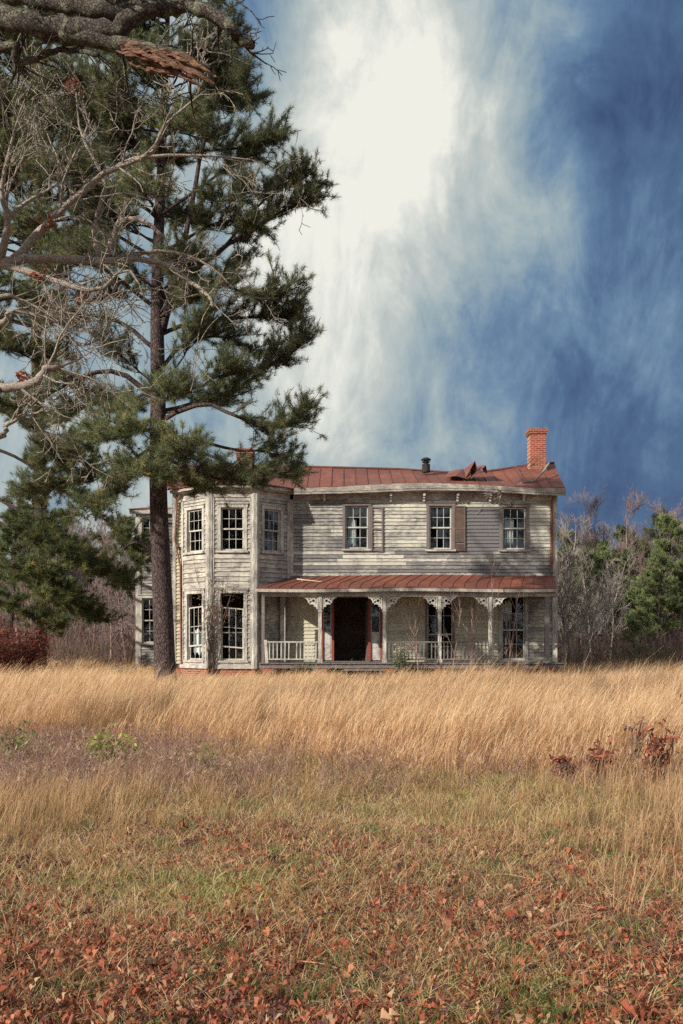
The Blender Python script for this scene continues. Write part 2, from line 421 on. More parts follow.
def window(W, uc, w, z0, z1, cols=3, rows=(2, 2), trim=.13, proud=.068, dropped=0, tilt=0, nopanes=0, broken=(), curtain=None, label=None, split=None, mt='trim_v'):
    mb = MB()
    W.slab(mb, uc-w/2-trim, uc-w/2, z0-.02, z1+.0, 0.0, proud); W.slab(mb, uc+w/2, uc+w/2+trim, z0-.02, z1, 0, proud)
    W.slab(mb, uc-w/2-trim-.02, uc+w/2+trim+.02, z1, z1+trim, 0, proud+.012, dz=rnd(-.01, .01))
    W.slab(mb, uc-w/2-trim-.05, uc+w/2+trim+.05, z1+trim+.002, z1+trim+.04, 0, proud+.05)
    # jamb lining
    W.slab(mb, uc-w/2-.03, uc-w/2+.012, z0, z1, -.16, -.002); W.slab(mb, uc+w/2-.012, uc+w/2+.03, z0, z1, -.16, -.002)
    W.slab(mb, uc-w/2+.012, uc+w/2-.012, z1-.015, z1+.03, -.16, -.002)
    fr = hb(mb, 'window', M[mt])
    if label: fr['label'] = label
    s = MB(); W.slab(s, uc-w/2-trim-.04, uc+w/2+trim+.04, z0-.09, z0-.022, -.15, proud+.06); s.build('sill', M['trim_h'], fr)
    iw = w-.03; mid = split if split else (z0+z1)/2
    ua = MB(); muntins(ua, W, uc, iw, mid-.03-dropped, z1-.02-dropped, cols, rows[1], -.045, tilt); ua.build('sash', M['white'], fr)
    la = MB(); muntins(la, W, uc, iw, z0+.002, mid+.03, cols, rows[0], -.09); la.build('sash', M['white'], fr)
    g = MB()
    def panes(a, b, n, d, off):
        for i in range(cols):
            for j in range(n):
                key = (off, i, j)
                if key in broken or random.random() < nopanes: continue
                u0 = uc-iw/2+.05+(iw-.1)*i/cols; u1 = uc-iw/2+.05+(iw-.1)*(i+1)/cols
                z_0 = a+.055+(b-a-.11)*j/n; z_1 = a+.055+(b-a-.11)*(j+1)/n
                e = rnd(-.004, .004)
                g.add([W.p(u0, z_0, d), W.p(u1, z_0, d+e), W.p(u1, z_1, d+e), W.p(u0, z_1, d)], [(0, 1, 2, 3)])
    panes(z0, mid+.03, rows[0], -.09, 0); panes(mid-.03-dropped, z1-.02-dropped, rows[1], -.045, 1)
    if g.v: g.build('pane', M['glass'], fr)
    if curtain:
        cu = MB(); a, b, c, d, dep = curtain; n = 14
        top = [c+ (d-c)*(.75+.25*random.random()) for _ in range(n+1)]; bot = [c+(d-c)*.18*random.random() for _ in range(n+1)]
        for i in range(n):
            u0, u1 = a+(b-a)*i/n, a+(b-a)*(i+1)/n; w0 = .025*math.sin(i*1.7); w1 = .025*math.sin((i+1)*1.7)
            cu.add([W.p(u0, bot[i], -dep+w0), W.p(u1, bot[i+1], -dep+w1), W.p(u1, top[i+1], -dep+w1), W.p(u0, top[i], -dep+w0)], [(0, 1, 2, 3)])
        cu.build('curtain', M['curtain'], fr)
    return fr

XL, XR, YB, ZT = -6.26, 7.97, 42.7, 7.0
front = Wall((XL, YW), (XR, YW)); U = lambda px: zx(px)-XL
# holes (u0,u1,z0,z1)
def hole(pxa, pxb, pya, pyb): return (U(pxa), U(pxb), zz(pyb), zz(pya))
W1 = hole(345, 368.3, 506, 548.5); W2 = hole(429.3, 451.6, 506, 549); W3 = hole(502.3, 525.8, 507.3, 549.2)
LW1 = hole(427, 453, 596, 660); LW2 = hole(501.7, 525, 596, 659.5); DOOR = hole(321, 382.5, 595, 661)
bayhole = (U(182)+.1, U(288.5)-.1, .6, 6.7)
holes = [W1, W2, W3, LW1, LW2, DOOR, bayhole]
def paint_shade_front(u, z):
    x = u+XL
    p = .46; wm = .12
    if z > 4.2: p = .60+.08*math.sin(x*1.1+.5)+.04*math.sin(z*3+x)
    if z > 6.7: p = .5
    if zx(465) < x < zx(499) and zz(551) < z < zz(508): p, wm = .02, 0
    if zx(457) < x < zx(498) and zz(508) <= z < zz(501): p, wm = .95, .7
    if x < zx(330) and z > 4: p -= .18  # the bay's cast shadow on the upper wall, put in as duller paint
    if z > 3.9 and z < 4.9 and x > zx(420): p -= .22
    if z < 3.6 and x > -2: p = .78 if x < zx(530) else .4; wm = .7 if z < 2.4 else .45  # sunlit yellow below the porch shadow line and dark right corner, put into paint
    if x < zx(184): p, wm = .9, 1.0
    return p, wm
mb = MB(); clap(mb, front, .0, front.L, .62, ZT, holes, .135, paint_shade_front); hb(mb, 'siding', M['siding'])
mb = MB(); backing(mb, front, .0, front.L, .45, ZT, holes); hb(mb, 'wall_frame', M['greywood'])
for nm, a, b in (('side', (XR, YW), (XR, YB)), ('side', (XL, YB), (XL, YW)), ('back', (XR, YB), (-2.0, YB))):
    W = Wall(a, b); mb = MB(); clap(mb, W, .03, W.L-.03, .45, ZT, [], .135); backing(mb, W, .145, W.L-.145, .45, ZT, []) ; hb(mb, 'siding', M['siding'])
# gable ends
for x0, sgn in ((XR, 1), (XL, -1)):
    yr = 39.85; mb = MB()
    for kx in range(9):
        z0 = ZT+kx*.14; z1 = z0+.14; h = (8.26-z0)/1.26
        if h <= 0: break
        y0 = yr-2.85*h; y1 = yr+2.85*h
        mb.box(x0-.05 if sgn > 0 else x0-.03, x0+.03 if sgn > 0 else x0+.05, y0, y1, z0, z1, (.4, .3, 0))
    hb(mb, 'gable_board', M['siding'])
# corner boards, base board, frieze
mb = MB(); front.slab(mb, front.L-.15, front.L+.03, .5, ZT-.02, .0, .062); 
mb.box(XR+.0, XR+.055, YW+.0, YW+.14, .5, ZT-.02); hb(mb, 'corner_board', M['trim_v'])
mb = MB(); front.slab(mb, 0, .11, .5, ZT-.02, .0, .055); hb(mb, 'corner_board', M['trim_v'])
mb = MB(); front.slab(mb, U(288)+.05, U(294)-.02, 3.95, ZT-.02, .0, .05); hb(mb, 'corner_board', M['trim_v'])
mb = MB(); front.slab(mb, U(290), front.L-.16, zz(500), zz(493), .033, .05); hb(mb, 'frieze_board', M['trim_h'])
# interior
mb = MB()
mb.box(XL+.2, XR-.2, YW+.15, YB-.15, .5, .66); mb.box(XL+.2, XR-.2, YW+.15, YB-.15, 3.7, 3.85); mb.box(XL+.2, XR-.2, YW+.15, YB-.15, 6.86, 6.98)
hb(mb, 'floor', M['interior'])
mb = MB()
for x in (-1.6, -.9, 1.7, 4.6):
    mb.box(x-.05, x+.05, YW+.16, YB-.2, .67, 3.69); mb.box(x-.05, x+.05, YW+.16, YB-.2, 3.86, 6.85)
mb.box(XL+.2, XR-.2, YW+3.0, YW+3.1, .671, 3.688); mb.box(XL+.2, XR-.2, YW+2.8, YW+2.9, 3.861, 6.848)
hb(mb, 'partition', M['interior'])
# main windows
UC = lambda h: (h[0]+h[1])/2
UW = lambda h: h[1]-h[0]
window(front, UC(W1), UW(W1), W1[2], W1[3], 3, (2, 2), .09, nopanes=.1, broken=[(0, 1, 1), (1, 1, 0)], curtain=(W1[0]+.1, W1[0]+.42, W1[2]+.05, W1[3]-.45, .12), mt='greywood')
window(front, UC(W2), UW(W2), W2[2], W2[3], 3, (2, 2), .11, nopanes=.25, mt='greywood')
window(front, UC(W3), UW(W3), W3[2], W3[3], 3, (2, 2), .11, nopanes=.15, curtain=(W3[0]+.1, W3[0]+.45, W3[2]+.1, W3[3]-.3, .11), mt='greywood', label='upper window with torn pale cloth behind its panes')
window(front, UC(LW1), UW(LW1), LW1[2], LW1[3], 3, (2, 2), .07, nopanes=.6, split=1.7, mt='greywood')
window(front, UC(LW2), UW(LW2), LW2[2], LW2[3], 3, (2, 2), .11, nopanes=.2, split=LW2[2]+1.1, broken=[(1, 0, 1), (1, 1, 1)], curtain=(LW2[0]+.05, LW2[0]+.4, LW2[3]-.95, LW2[3]-.1, .12), label='tall porch window with rags hanging in its upper sash')
# shutters
def shutter(u0, u1, z0, z1, louv, mat, lean=0, miss=()):
    s = MB(); W = front; f = .05
    W.slab(s, u0, u0+f, z0, z1, .055, .09, dz=0); W.slab(s, u1-f, u1, z0-lean, z1-lean, .055, .09)
    for zc in (z0, (z0+z1)/2-.03, z1-.06, ): W.slab(s, u0+f, u1-f, zc, zc+.06, .057, .088, dz=-lean)
    if louv:
        z = z0+.08
        while z < z1-.08:
            if random.random() > .12:
                s.hexa([W.p(u0+f, z, .09), W.p(u1-f, z-lean, .09), W.p(u1-f, z-lean-.004, .082), W.p(u0+f, z-.004, .082),
                        W.p(u0+f, z+.035, .064), W.p(u1-f, z+.035-lean, .064), W.p(u1-f, z+.03-lean, .057), W.p(u0+f, z+.03, .057)])
            z += .042
    else:
        W.slab(s, u0+f, u1-f, (z0+z1)/2+.25, (z0+z1)/2+.31, .058, .086, dz=-lean)
    return hb(s, 'shutter', M[mat])
o = shutter(U(370.9), U(383), zz(551), zz(506.5), False, 'greywood', .03); o['label'] = 'open grey shutter with empty frame'
o = shutter(U(453.6), U(465), zz(551), zz(506), True, 'shutter', .0); o['label'] = 'brown louvred shutter'
# door surround
mb = MB()
for a, b in ((321, 323), (331.6, 334), (368.2, 370.6), (380.2, 382.5)):
    front.slab(mb, U(a), U(b), DOOR[2], DOOR[3]-.1, -.12, .045)
front.slab(mb, DOOR[0], DOOR[1], DOOR[3]-.1, DOOR[3], -.12, .05)
df = hb(mb, 'door_frame', M['redframe'])
for a, b in ((323, 331.6), (370.6, 380.2)):
    s = MB(); u0, u1 = U(a)+.004, U(b)-.004
    front.slab(s, u0, u1, DOOR[2]+.03, zz(632), -.05, -.02)
    for z0, z1 in ((DOOR[2]+.12, 1.15), (1.2, zz(634))): front.slab(s, u0+.04, u1-.04, z0, z1, -.02, -.008)
    front.slab(s, u0, u0+.035, zz(632), DOOR[3]-.15, -.05, -.02); front.slab(s, u1-.035, u1, zz(632), DOOR[3]-.15, -.05, -.02)
    front.slab(s, u0+.035, u1-.035, DOOR[3]-.2, DOOR[3]-.15, -.05, -.02)
    s.build('sidelight', M['white'], df)
    g = MB(); g.add([front.p(u0+.03, zz(632), -.035), front.p(u1-.03, zz(632), -.035), front.p(u1-.03, DOOR[3]-.18, -.035), front.p(u0+.03, DOOR[3]-.18, -.035)], [(0, 1, 2, 3)]); g.build('pane', M['glass'], df)
s = MB(); front.slab(s, U(332), U(370), DOOR[2]-.06, DOOR[2]-.005, -.15, .09); s.build('threshold', M['greywood'], df)
# the door leaf swung inward against the passage wall
Wd = Wall((zx(367.6), YW+.1), (zx(366), YW+1.0)); s = MB(); Wd.slab(s, 0, .88, .7, 2.95, -.02, .02)
for z0, z1 in ((.85, 1.5), (1.65, 2.1), (2.2, 2.8)):
    for u0 in (.1, .48): Wd.slab(s, u0, u0+.3, z0, z1, .02, .028)
s.build('door', M['shutter'], df)

# ---- bay
A, B, Cc, D = (-5.93, 37.0), (-4.73, 35.8), (-3.12, 35.8), (-1.93, 37.0)
def facets(off=0.0):
    pts = [Vector((p[0], p[1])) for p in (A, B, Cc, D)]; k2 = off*math.tan(R(22.5))
    return [(A[0]-off*1.414, A[1]), (B[0]-k2, B[1]-off), (Cc[0]+k2, Cc[1]-off), (D[0]+off*1.414, D[1])]
bays = [(Wall(A, B), .84, .90), (Wall(B, Cc), .805, .83), (Wall(Cc, D), .82, .80)]
for i, (W, uc, ww) in enumerate(bays):
    zu = (4.72, 6.26); zl = (.77, 3.18)
    hs = [(uc-ww/2, uc+ww/2, zu[0], zu[1]), (uc-ww/2, uc+ww/2, zl[0], zl[1])]
    if i == 2: hs = hs[:1]
    mb = MB(); clap(mb, W, .03, W.L-.03, .55, 6.62, hs, .17, lambda u, z: (.5 if i < 2 else .38, .35 if i == 0 else .15), 0)  # sun and shade put into facet paint: left warmer, right duller
    backing(mb, W, .02, W.L-.02, .5, 6.9, hs, -.12, .0); hb(mb, 'bay_wall', M['panel'])
    broken = [(0, 1, 0), (0, 2, 0)] if i == 0 else []
    window(W, uc, ww, zu[0], zu[1], 3, (2, 2), .12, .055, nopanes=.08 if i != 1 else .2)
    if i < 2: window(W, uc, ww, zl[0], zl[1], 3, (1, 2), .12, .055, dropped=.48, tilt=.05 if i == 0 else -.06, nopanes=.35, split=1.45+.3, label='tall bay window with its upper sash slipped down askew',
                     curtain=(uc-.3, uc+.2, .9, 2.0, .14) if i == 0 else None)
    # stiles and rails
    s = MB()
    for u0, u1 in ((.035, .16), (W.L-.16, W.L-.035)):
        s = MB(); W.slab(s, u0, u1, .74, 6.6, .033, .06); hb(s, 'stile', M['trim_v'])
    for nm_, a_, z0, z1, d0, d1 in (('rail', .165, 4.42, 4.56, .034, .064), ('rail', .165, 3.36, 3.5, .034, .064), ('rail', .165, .602, .74, .034, .064), ('rail', .165, 3.96, 4.02, .034, .052), ('water_table', 0, .46, .6, -.05, .10), ('frieze_board', .02, 6.62, 6.88, 0, .05)):
        s = MB(); W.slab(s, a_, W.L-a_, z0, z1, d0, d1); hb(s, nm_, M['trim_h'])
for (x, y) in (B, Cc):
    s = MB(); s.tube([(x, y+.06, .47), (x, y+.06, 6.9)], .17, 8); hb(s, 'corner_post', M['trim_v'])
# bay cornice
o1, o0, o2 = facets(.32), facets(.0), facets(.22)
mb = MB()
for i in range(3):
    p = [(*o0[i], 6.885), (*o2[i], 6.885), (*o2[i+1], 6.885), (*o0[i+1], 6.885)]; q = [(*o0[i], 6.93), (*o2[i], 6.93), (*o2[i+1], 6.93), (*o0[i+1], 6.93)]
    mb.hexa([p[1], p[2], p[3], p[0], q[1], q[2], q[3], q[0]])
    p = [(*o0[i], 6.932), (*o1[i], 6.932), (*o1[i+1], 6.932), (*o0[i+1], 6.932)]; q = [(a[0], a[1], 7.04) for a in p]
    mb.hexa([p[1], p[2], p[3], p[0], q[1], q[2], q[3], q[0]])
hb(mb, 'bay_cornice', M['trim_h'])
o3 = facets(.38); ap = [(-4.7, 38.75, 7.99), (-4.2, 38.75, 7.99), (-3.6, 38.75, 7.99), (-3.2, 38.75, 7.99)]
mb = MB()
for i in range(3):
    n = 4
    for j in range(n):
        def L(a, b, f): return tuple(a[q]+(b[q]-a[q])*f for q in range(3))
        e0 = L((*o3[i], 7.045), (*o3[i+1], 7.045), j/n); e1 = L((*o3[i], 7.045), (*o3[i+1], 7.045), (j+1)/n)
        t0 = L(ap[i], ap[i+1], j/n); t1 = L(ap[i], ap[i+1], (j+1)/n); gcol = (.5, random.random(), 0)
        mb.hexa([e0, e1, t1, t0]+[(a[0], a[1], a[2]+.03) for a in (e0, e1, t1, t0)], gcol)
        mb.bar((e0[0], e0[1], e0[2]+.04), (t0[0], t0[1], t0[2]+.04), .025, .04, col=gcol)
hb(mb, 'bay_roof', M['roof'])
mb = MB()
for i in range(3):
    W = Wall(facets(.02)[i], facets(.02)[i+1]); W.slab(mb, 0.0, W.L, -.1, .455, -.25, .0)
hb(mb, 'foundation', M['brick'])
mb = MB(); mb.box(XL+.03, XR-.05, YW+.03, YB-.03, -.1, .448); hb(mb, 'foundation', M['brick'])

# ---- main roof
YE, YR = 36.5, 39.85
ex = [-6.7, zx(300, YE), zx(340, YE), zx(380, YE), zx(420, YE), zx(480, YE), zx(520, YE), 8.2, 9]
ez = [zz(v, YE) for v in (487.5, 487.5, 486, 483.5, 482, 484, 486.5, 487.5, 487.5)]
rx = [-6.7]+[zx(v, YR) for v in (300, 400, 450, 480, 500, 520, 558)]+[9.5]
rz = [zz(v, YR) for v in (467, 467, 469.5, 473, 472.5, 470, 466.5, 463, 463)]
zE = lambda x: float(np.interp(x, ex, ez)); zR = lambda x: float(np.interp(x, rx, rz))
def roofpt(x, v, lift=0.0):
    xx = x if x < 7.5 else 7.5+(x-7.5)*(1+.45*v)
    y = YE+(YR-YE)*v; z = zE(x)+(zR(xx)-zE(x))*v
    z += -.05*math.sin(math.pi*v)*math.sin(x*1.3)**2+lift
    return (xx, y, z)
mb = MB(); stx = np.linspace(-6.7, 8.2, 34)
for i in range(len(stx)-1):
    gcol = (.5, random.random()**1.5, 0); n = 5; wob = rnd(-.01, .012)
    for j in range(n):
        a, b = j/n, (j+1)/n; x0, x1 = stx[i], stx[i+1]
        P = [roofpt(x0, a, -.03), roofpt(x1, a, -.03), roofpt(x1, b, -.03), roofpt(x0, b, -.03), roofpt(x0, a, wob), roofpt(x1, a, wob), roofpt(x1, b, wob), roofpt(x0, b, wob)]
        mb.hexa(P, gcol)
        mb.bar(roofpt(x0, a, .015), roofpt(x0, b, .015), .02, .035, col=(.5, .9, 0))
for i in range(len(stx)-1):  # rear slope
    x0, x1 = roofpt(stx[i], 1)[0], roofpt(stx[i+1], 1)[0]
    P = [(x0, YR, zR(x0)-.03), (x1, YR, zR(x1)-.03), (x1, 43.1, 7.05), (x0, 43.1, 7.05)]
    mb.hexa(P+[(p[0], p[1], p[2]+.04) for p in P], (.5, random.random(), 0))
for i in range(len(stx)-1):
    a, b = roofpt(stx[i], 1, .03), roofpt(stx[i+1], 1, .03); mb.bar(a, b, .12, .05, col=(.5, .7, 0))
roof = hb(mb, 'roof', M['roof'])
# cornice following the eave, box soffit
mb = MB(); s2 = np.linspace(zx(294, YE), 8.22, 26)
for a, b in zip(s2, s2[1:]):
    za, zb = zE(a)-.034, zE(b)-.034; h = .17+.03*math.sin(a*.9)
    mb.hexa([(a, YE-.03, za-h), (b, YE-.03, zb-h), (b, YE+.03, zb-h), (a, YE+.03, za-h), (a, YE-.06, za), (b, YE-.06, zb), (b, YE+.03, zb), (a, YE+.03, za)], (.45, random.random()**3, .1))
    mb.hexa([(a, YE-.012, za-h-.075), (b, YE-.012, zb-h-.075), (b, YE+.028, zb-h-.075), (a, YE+.028, za-h-.075), (a, YE-.012, za-h-.006), (b, YE-.012, zb-h-.006), (b, YE+.028, zb-h-.006), (a, YE+.028, za-h-.006)], (.1, .9, 0))
    mb.hexa([(a, YE+.032, za-h-.03), (b, YE+.032, zb-h-.03), (b, YW+.0, 6.93), (a, YW+.0, 6.93), (a, YE+.032, za-h+.0), (b, YE+.032, zb-h+.0), (b, YW+.0, 6.96), (a, YW+.0, 6.96)], (.2, .6, 0))
hb(mb, 'cornice', M['trim_h'])
for px in (324.5, 390.5, 423.5, 457, 489.5, 523, 551):
    x = zx(px); s = MB(); s.box(x-.04, x+.04, YW-.38, YW-.06, 6.80, 6.9); s.box(x-.04, x+.04, YW-.16, YW-.057, 6.62, 6.798); s.box(x-.035, x+.035, YW-.26, YW-.162, 6.72, 6.797)
    hb(s, 'corbel', M['white'])
# bent loose sheets
def sheet(pts, th=.03):
    s = MB(); n = len(pts)//2
    for i in range(n-1):
        a, b, c, d = pts[2*i], pts[2*i+2], pts[2*i+3], pts[2*i+1]
        s.hexa([a, b, c, d]+[(p[0], p[1], p[2]+th) for p in (a, b, c, d)], (.5, .3+.5*(i % 2), 0))
    o = hb(s, 'loose_roof_sheet', M['roof']); return o
Ya = 37.6
q = lambda px, py, Y: tuple(at(px, py, Y))
sheet([q(446, 477, 37.2), q(449, 472, 39.6), q(456, 476, 37.1), q(458, 470, 39.4), q(467, 479, 37.2), q(463, 469.5, 39.2), q(471, 476, 37.2), q(468, 472, 38.6)])
sheet([q(466, 478, 37.2), q(464, 470, 38.2), q(475, 461.5, 37.5), q(468, 467, 38.3), q(478, 470, 37.3), q(472, 472, 38.4)])
sheet([q(471, 479, 37.1), q(470, 471, 38.3), q(486, 466, 37.3), q(480, 466, 38.4), q(487.5, 474, 37.3), q(484, 472, 38.4)])
# chimneys
def chimney(x0, x1, y0, y1, z0, z1, label):
    s = MB(); s.box(x0, x1, y0, y1, z0, z1-.22); s.box(x0-.035, x1+.035, y0-.035, y1+.035, z1-.218, z1-.14); s.box(x0-.06, x1+.06, y0-.06, y1+.06, z1-.138, z1-.05)
    for i in range(5):
        a = x0-.04+(x1-x0+.08)*i/5
        if random.random() < .8: s.box(a, a+(x1-x0)/5, y0-.04, y1+.04, z1-.048, z1-.048+rnd(.02, .07))
    c_ = hb(s, 'chimney', M['brick']); c_['label'] = label
    f = MB(); f.box(x0-.03, x1+.03, y0-.03, y1+.03, z0, z0+.42, (.2, .5, 0)); f.build('flashing', M['rust'], c_)
chimney(zx(530.3, 38.9), zx(546.3, 38.9), 38.9, 39.55, 7.75, zz(428, 38.9), 'tall orange red brick chimney')
chimney(zx(236.5, 39.2), zx(252, 39.2), 39.2, 39.8, 7.9, zz(448, 39.2), 'short brick chimney half hidden by pine boughs')
# stovepipe
x = zx(426, 39); s = MB(); s.tube([(x, 39, 8.05), (x, 39, 8.36)], .16, 12); s.tube([(x, 39, 8.362), (x, 39, 8.5)], .10, 12); s.tube([(x, 39, 8.52), (x, 39, 8.55), (x, 39, 8.62)], [.20, .20, .10], 12)
s.tube([(x, 39, 8.44), (x, 39, 8.46)], .17, 12); hb(s, 'stovepipe', M['dark_metal'])
# downspout
s = MB(); xd = zx(551.5, 36.9); s.tube([(xd+.05, 36.6, 6.9), (xd, 36.88, 6.6), (xd, 36.89, 4.1), (xd+.02, 36.8, 3.95)], .05, 8); hb(s, 'downspout', M['rust'])
s = MB(); xd = -6.18; s.tube([(xd+.25, 36.75, 6.9), (xd+.1, 36.9, 6.6), (xd+.0, 36.9, 5.2), (xd+.22, 36.86, 4.2), (xd+.24, 36.88, .6)], .035, 8); hb(s, 'downspout', M['rust'])

# ---- rear wing
RW = Wall((-8.8, 42.7), (-6.26, 42.7)); rh = lambda a, b, c, d: (zx(a, 42.7)+8.8, zx(b, 42.7)+8.8, zz(d, 42.7), zz(c, 42.7))
h1, h2 = rh(142, 163, 517.5, 557), rh(142, 163, 598, 642.7)
mb = MB(); clap(mb, RW, .02, RW.L, .4, 7.0, [h1, h2], .135, lambda u, z: (.35, .1)); backing(mb, RW, .02, RW.L, .2, 7.0, [h1, h2])
W_ = Wall((-8.8, 48), (-8.8, 42.7)); clap(mb, W_, 0, W_.L-.02, .4, 7, []); backing(mb, W_, .0, W_.L-.145, .2, 7, [])
W_ = Wall((-2, 48), (-8.8, 48)); backing(mb, W_, .15, W_.L-.15, .2, 7, []); W_ = Wall((-2, 42.75), (-2, 48)); backing(mb, W_, .01, W_.L-.0, .2, 7, [])
hb(mb, 'siding', M['siding'])
for h in (h1, h2): window(RW, UC(h), UW(h), h[2], h[3], 3, (2, 2), .12)
mb = MB(); RW.slab(mb, -.02, .2, .35, 6.8, .03, .06); hb(mb, 'corner_board', M['trim_v'])
mb = MB(); RW.slab(mb, -.25, RW.L-.02, 6.86, 7.06, .0, .22); hb(mb, 'cornice', M['trim_h'])
mb = MB(); mb.hexa([(-9.1, 42.4, 7.065), (-2, 42.4+.35, 7.065), (-2, 48.2, 7.065), (-9.1, 48.2, 7.065), (-8.5, 43.2, 7.22), (-2.5, 43.2, 7.22), (-2.5, 47.5, 7.22), (-8.5, 47.5, 7.22)]); hb(mb, 'roof', M['roof'])
mb = MB(); mb.box(-8.7, -2.1, 42.85, 47.9, .0, .195); hb(mb, 'foundation', M['brick'])
mb = MB(); mb.box(-8.6, -6.5, 44.6, 44.7, .3, 6.9); hb(mb, 'partition', M['interior'])

# ---- porch
YP = 35.0
mb = MB(); nb = 60
for i in range(nb):
    a = -2.9+(7.85+2.9)*i/nb; b = -2.9+(7.85+2.9)*(i+1)/nb-.006
    y1 = 36.97 if a > -1.9 else 35.75
    if a < -2.0: y1 = 35.7
    mb.box(a, b, YP-.1+rnd(-.012, .012), y1, .655, .69, (.3, random.random(), 0))
mb.box(-2.9, 7.85, YP-.04, YP+.04, .5, .65, (.4, .2, 0))
hb(mb, 'porch_floor', M['greywood'])
for px in (268, 321, 389, 440, 490, 545):
    x = zx(px, YP); s = MB(); s.box(x-.19, x+.19, YP+.0, YP+.36, -.1, .495); hb(s, 'brick_pier', M['brick'])
s = MB(); s.box(zx(344, 34.6), zx(384, 34.6), 34.58, 34.88, .43, .48); s.box(zx(344, 34.6), zx(384, 34.6), 34.28, 34.58, .22, .27)
for x in (zx(346, 34.6), zx(380, 34.6)): s.box(x, x+.05, 34.3, 34.88, -.05, .215); s.box(x, x+.05, 34.6, 34.88, .217, .427)
st = hb(s, 'porch_step', M['greywood']); 
PY0 = 34.75
pe = lambda px: zz(588.0, PY0)+.03*math.sin(px*.02)
def proof(x, v, lift=0):
    xl = -3.0+ (1.05*max(0, (v-.45)/.55)); xr = 7.5+.42*v
    xx = xl+(xr-xl)*x; z = 3.31-.02*math.sin(x*9)+(.585*v)-.05*math.sin(math.pi*v)*(1 if x > .25 else 1.8)
    if x < .16: z -= .10*(1-x/.16)*v
    return (xx, PY0+(36.95-PY0)*v, z+lift)
mb = MB(); n = 26
for i in range(n):
    gcol = (.5, random.random()**1.5, 0)
    if i < 5: gcol = (.5, 1.0, 0)
    for j in range(4):
        a, b = j/4, (j+1)/4; x0, x1 = i/n, (i+1)/n
        P = [proof(x0, a, -.025), proof(x1, a, -.025), proof(x1, b, -.025), proof(x0, b, -.025), proof(x0, a), proof(x1, a), proof(x1, b), proof(x0, b)]
        mb.hexa(P, gcol)
        if i: mb.bar(proof(x0, a, .008), proof(x0, b, .008), .018, .022, col=(.5, .9, 0))
hb(mb, 'porch_roof', M['roof'])
mb = MB()
for i in range(n):
    a, b = proof(i/n, 0, -.03), proof((i+1)/n, 0, -.03)
    mb.hexa([(a[0], a[1]-.02, a[2]-.10), (b[0], b[1]-.02, b[2]-.10), (b[0], b[1]+.02, b[2]-.10), (a[0], a[1]+.02, a[2]-.10), (a[0], a[1]-.05, a[2]), (b[0], b[1]-.05, b[2]), (b[0], b[1]+.02, b[2]), (a[0], a[1]+.02, a[2])], (.9, .0, .1))
hb(mb, 'gutter', M['white'])
mb = MB(); mb.box(zx(262, YP), 7.62, YP-.07, YP+.07, 3.02, 3.15, (.4, .3, 0)); mb.box(7.5, 7.62, YP+.075, 36.95, 3.02, 3.15); mb.box(-2.85, 7.5, PY0+.03, 36.9, 3.16, 3.175, (.2, .6, 0)); hb(mb, 'porch_beam', M['trim_h'])
def bracket(x, sgn, parent):
    s = MB(); y = YP; zt = 3.015; wd, ht = .50, .44; th = .05
    def arc(cx, cz, r, a0, a1, w=.035, n=9):
        for i in range(n):
            p0 = a0+(a1-a0)*i/n; p1 = a0+(a1-a0)*(i+1)/n
            s.bar((cx+sgn*r*math.cos(p0), y, cz+r*math.sin(p0)), (cx+sgn*r*math.cos(p1), y, cz+r*math.sin(p1)), th, w, up=(0, 1, 0))
    x0 = x+sgn*.08
    s.bar((x0, y, zt-.022), (x0+sgn*wd, y, zt-.022), .04, th, up=(0, 1, 0)); s.bar((x0+sgn*.02, y, zt-.045), (x0+sgn*.02, y, zt-ht), .04, th, up=(0, 1, 0))
    arc(x0+sgn*.50, zt-.21, .185, R(95), R(182), .034, 7); arc(x0+sgn*.215, zt-ht, .20, R(70), R(176), .034, 8)
    arc(x0+sgn*.15, zt-.14, .075, 0, R(330), .03, 10); arc(x0+sgn*.30, zt-.10, .05, 0, R(330), .026, 8); arc(x0+sgn*.09, zt-.29, .045, 0, R(330), .026, 8)
    s.build('bracket', M['white'], parent)
for px in (320, 384.5, 439.6, 490.2):
    x = zx(px, YP); s = MB(); s.box(x-.06, x+.06, YP-.06, YP+.06, .69, 3.02); s.box(x-.085, x+.085, YP-.085, YP+.085, .692, .82); s.box(x-.08, x+.08, YP-.08, YP+.08, 2.48, 2.53)
    po = hb(s, 'porch_post', M['trim_v']); bracket(x, 1, po); bracket(x, -1, po)
x = zx(546.5, YP); s = MB(); s.box(x-.07, x+.09, YP-.07, YP+.07, .69, 3.02); hb(s, 'porch_post', M['greywood'])
x = zx(262, YP); s = MB(); s.box(x-.05, x+.06, YP+.4, YP+.52, .69, 3.02); hb(s, 'porch_post', M['greywood'])
x = zx(283, 36.6); s = MB(); s.box(x-.09, x+.09, 36.45, 36.62, .69, 3.1); hb(s, 'porch_post', M['trim_v'])
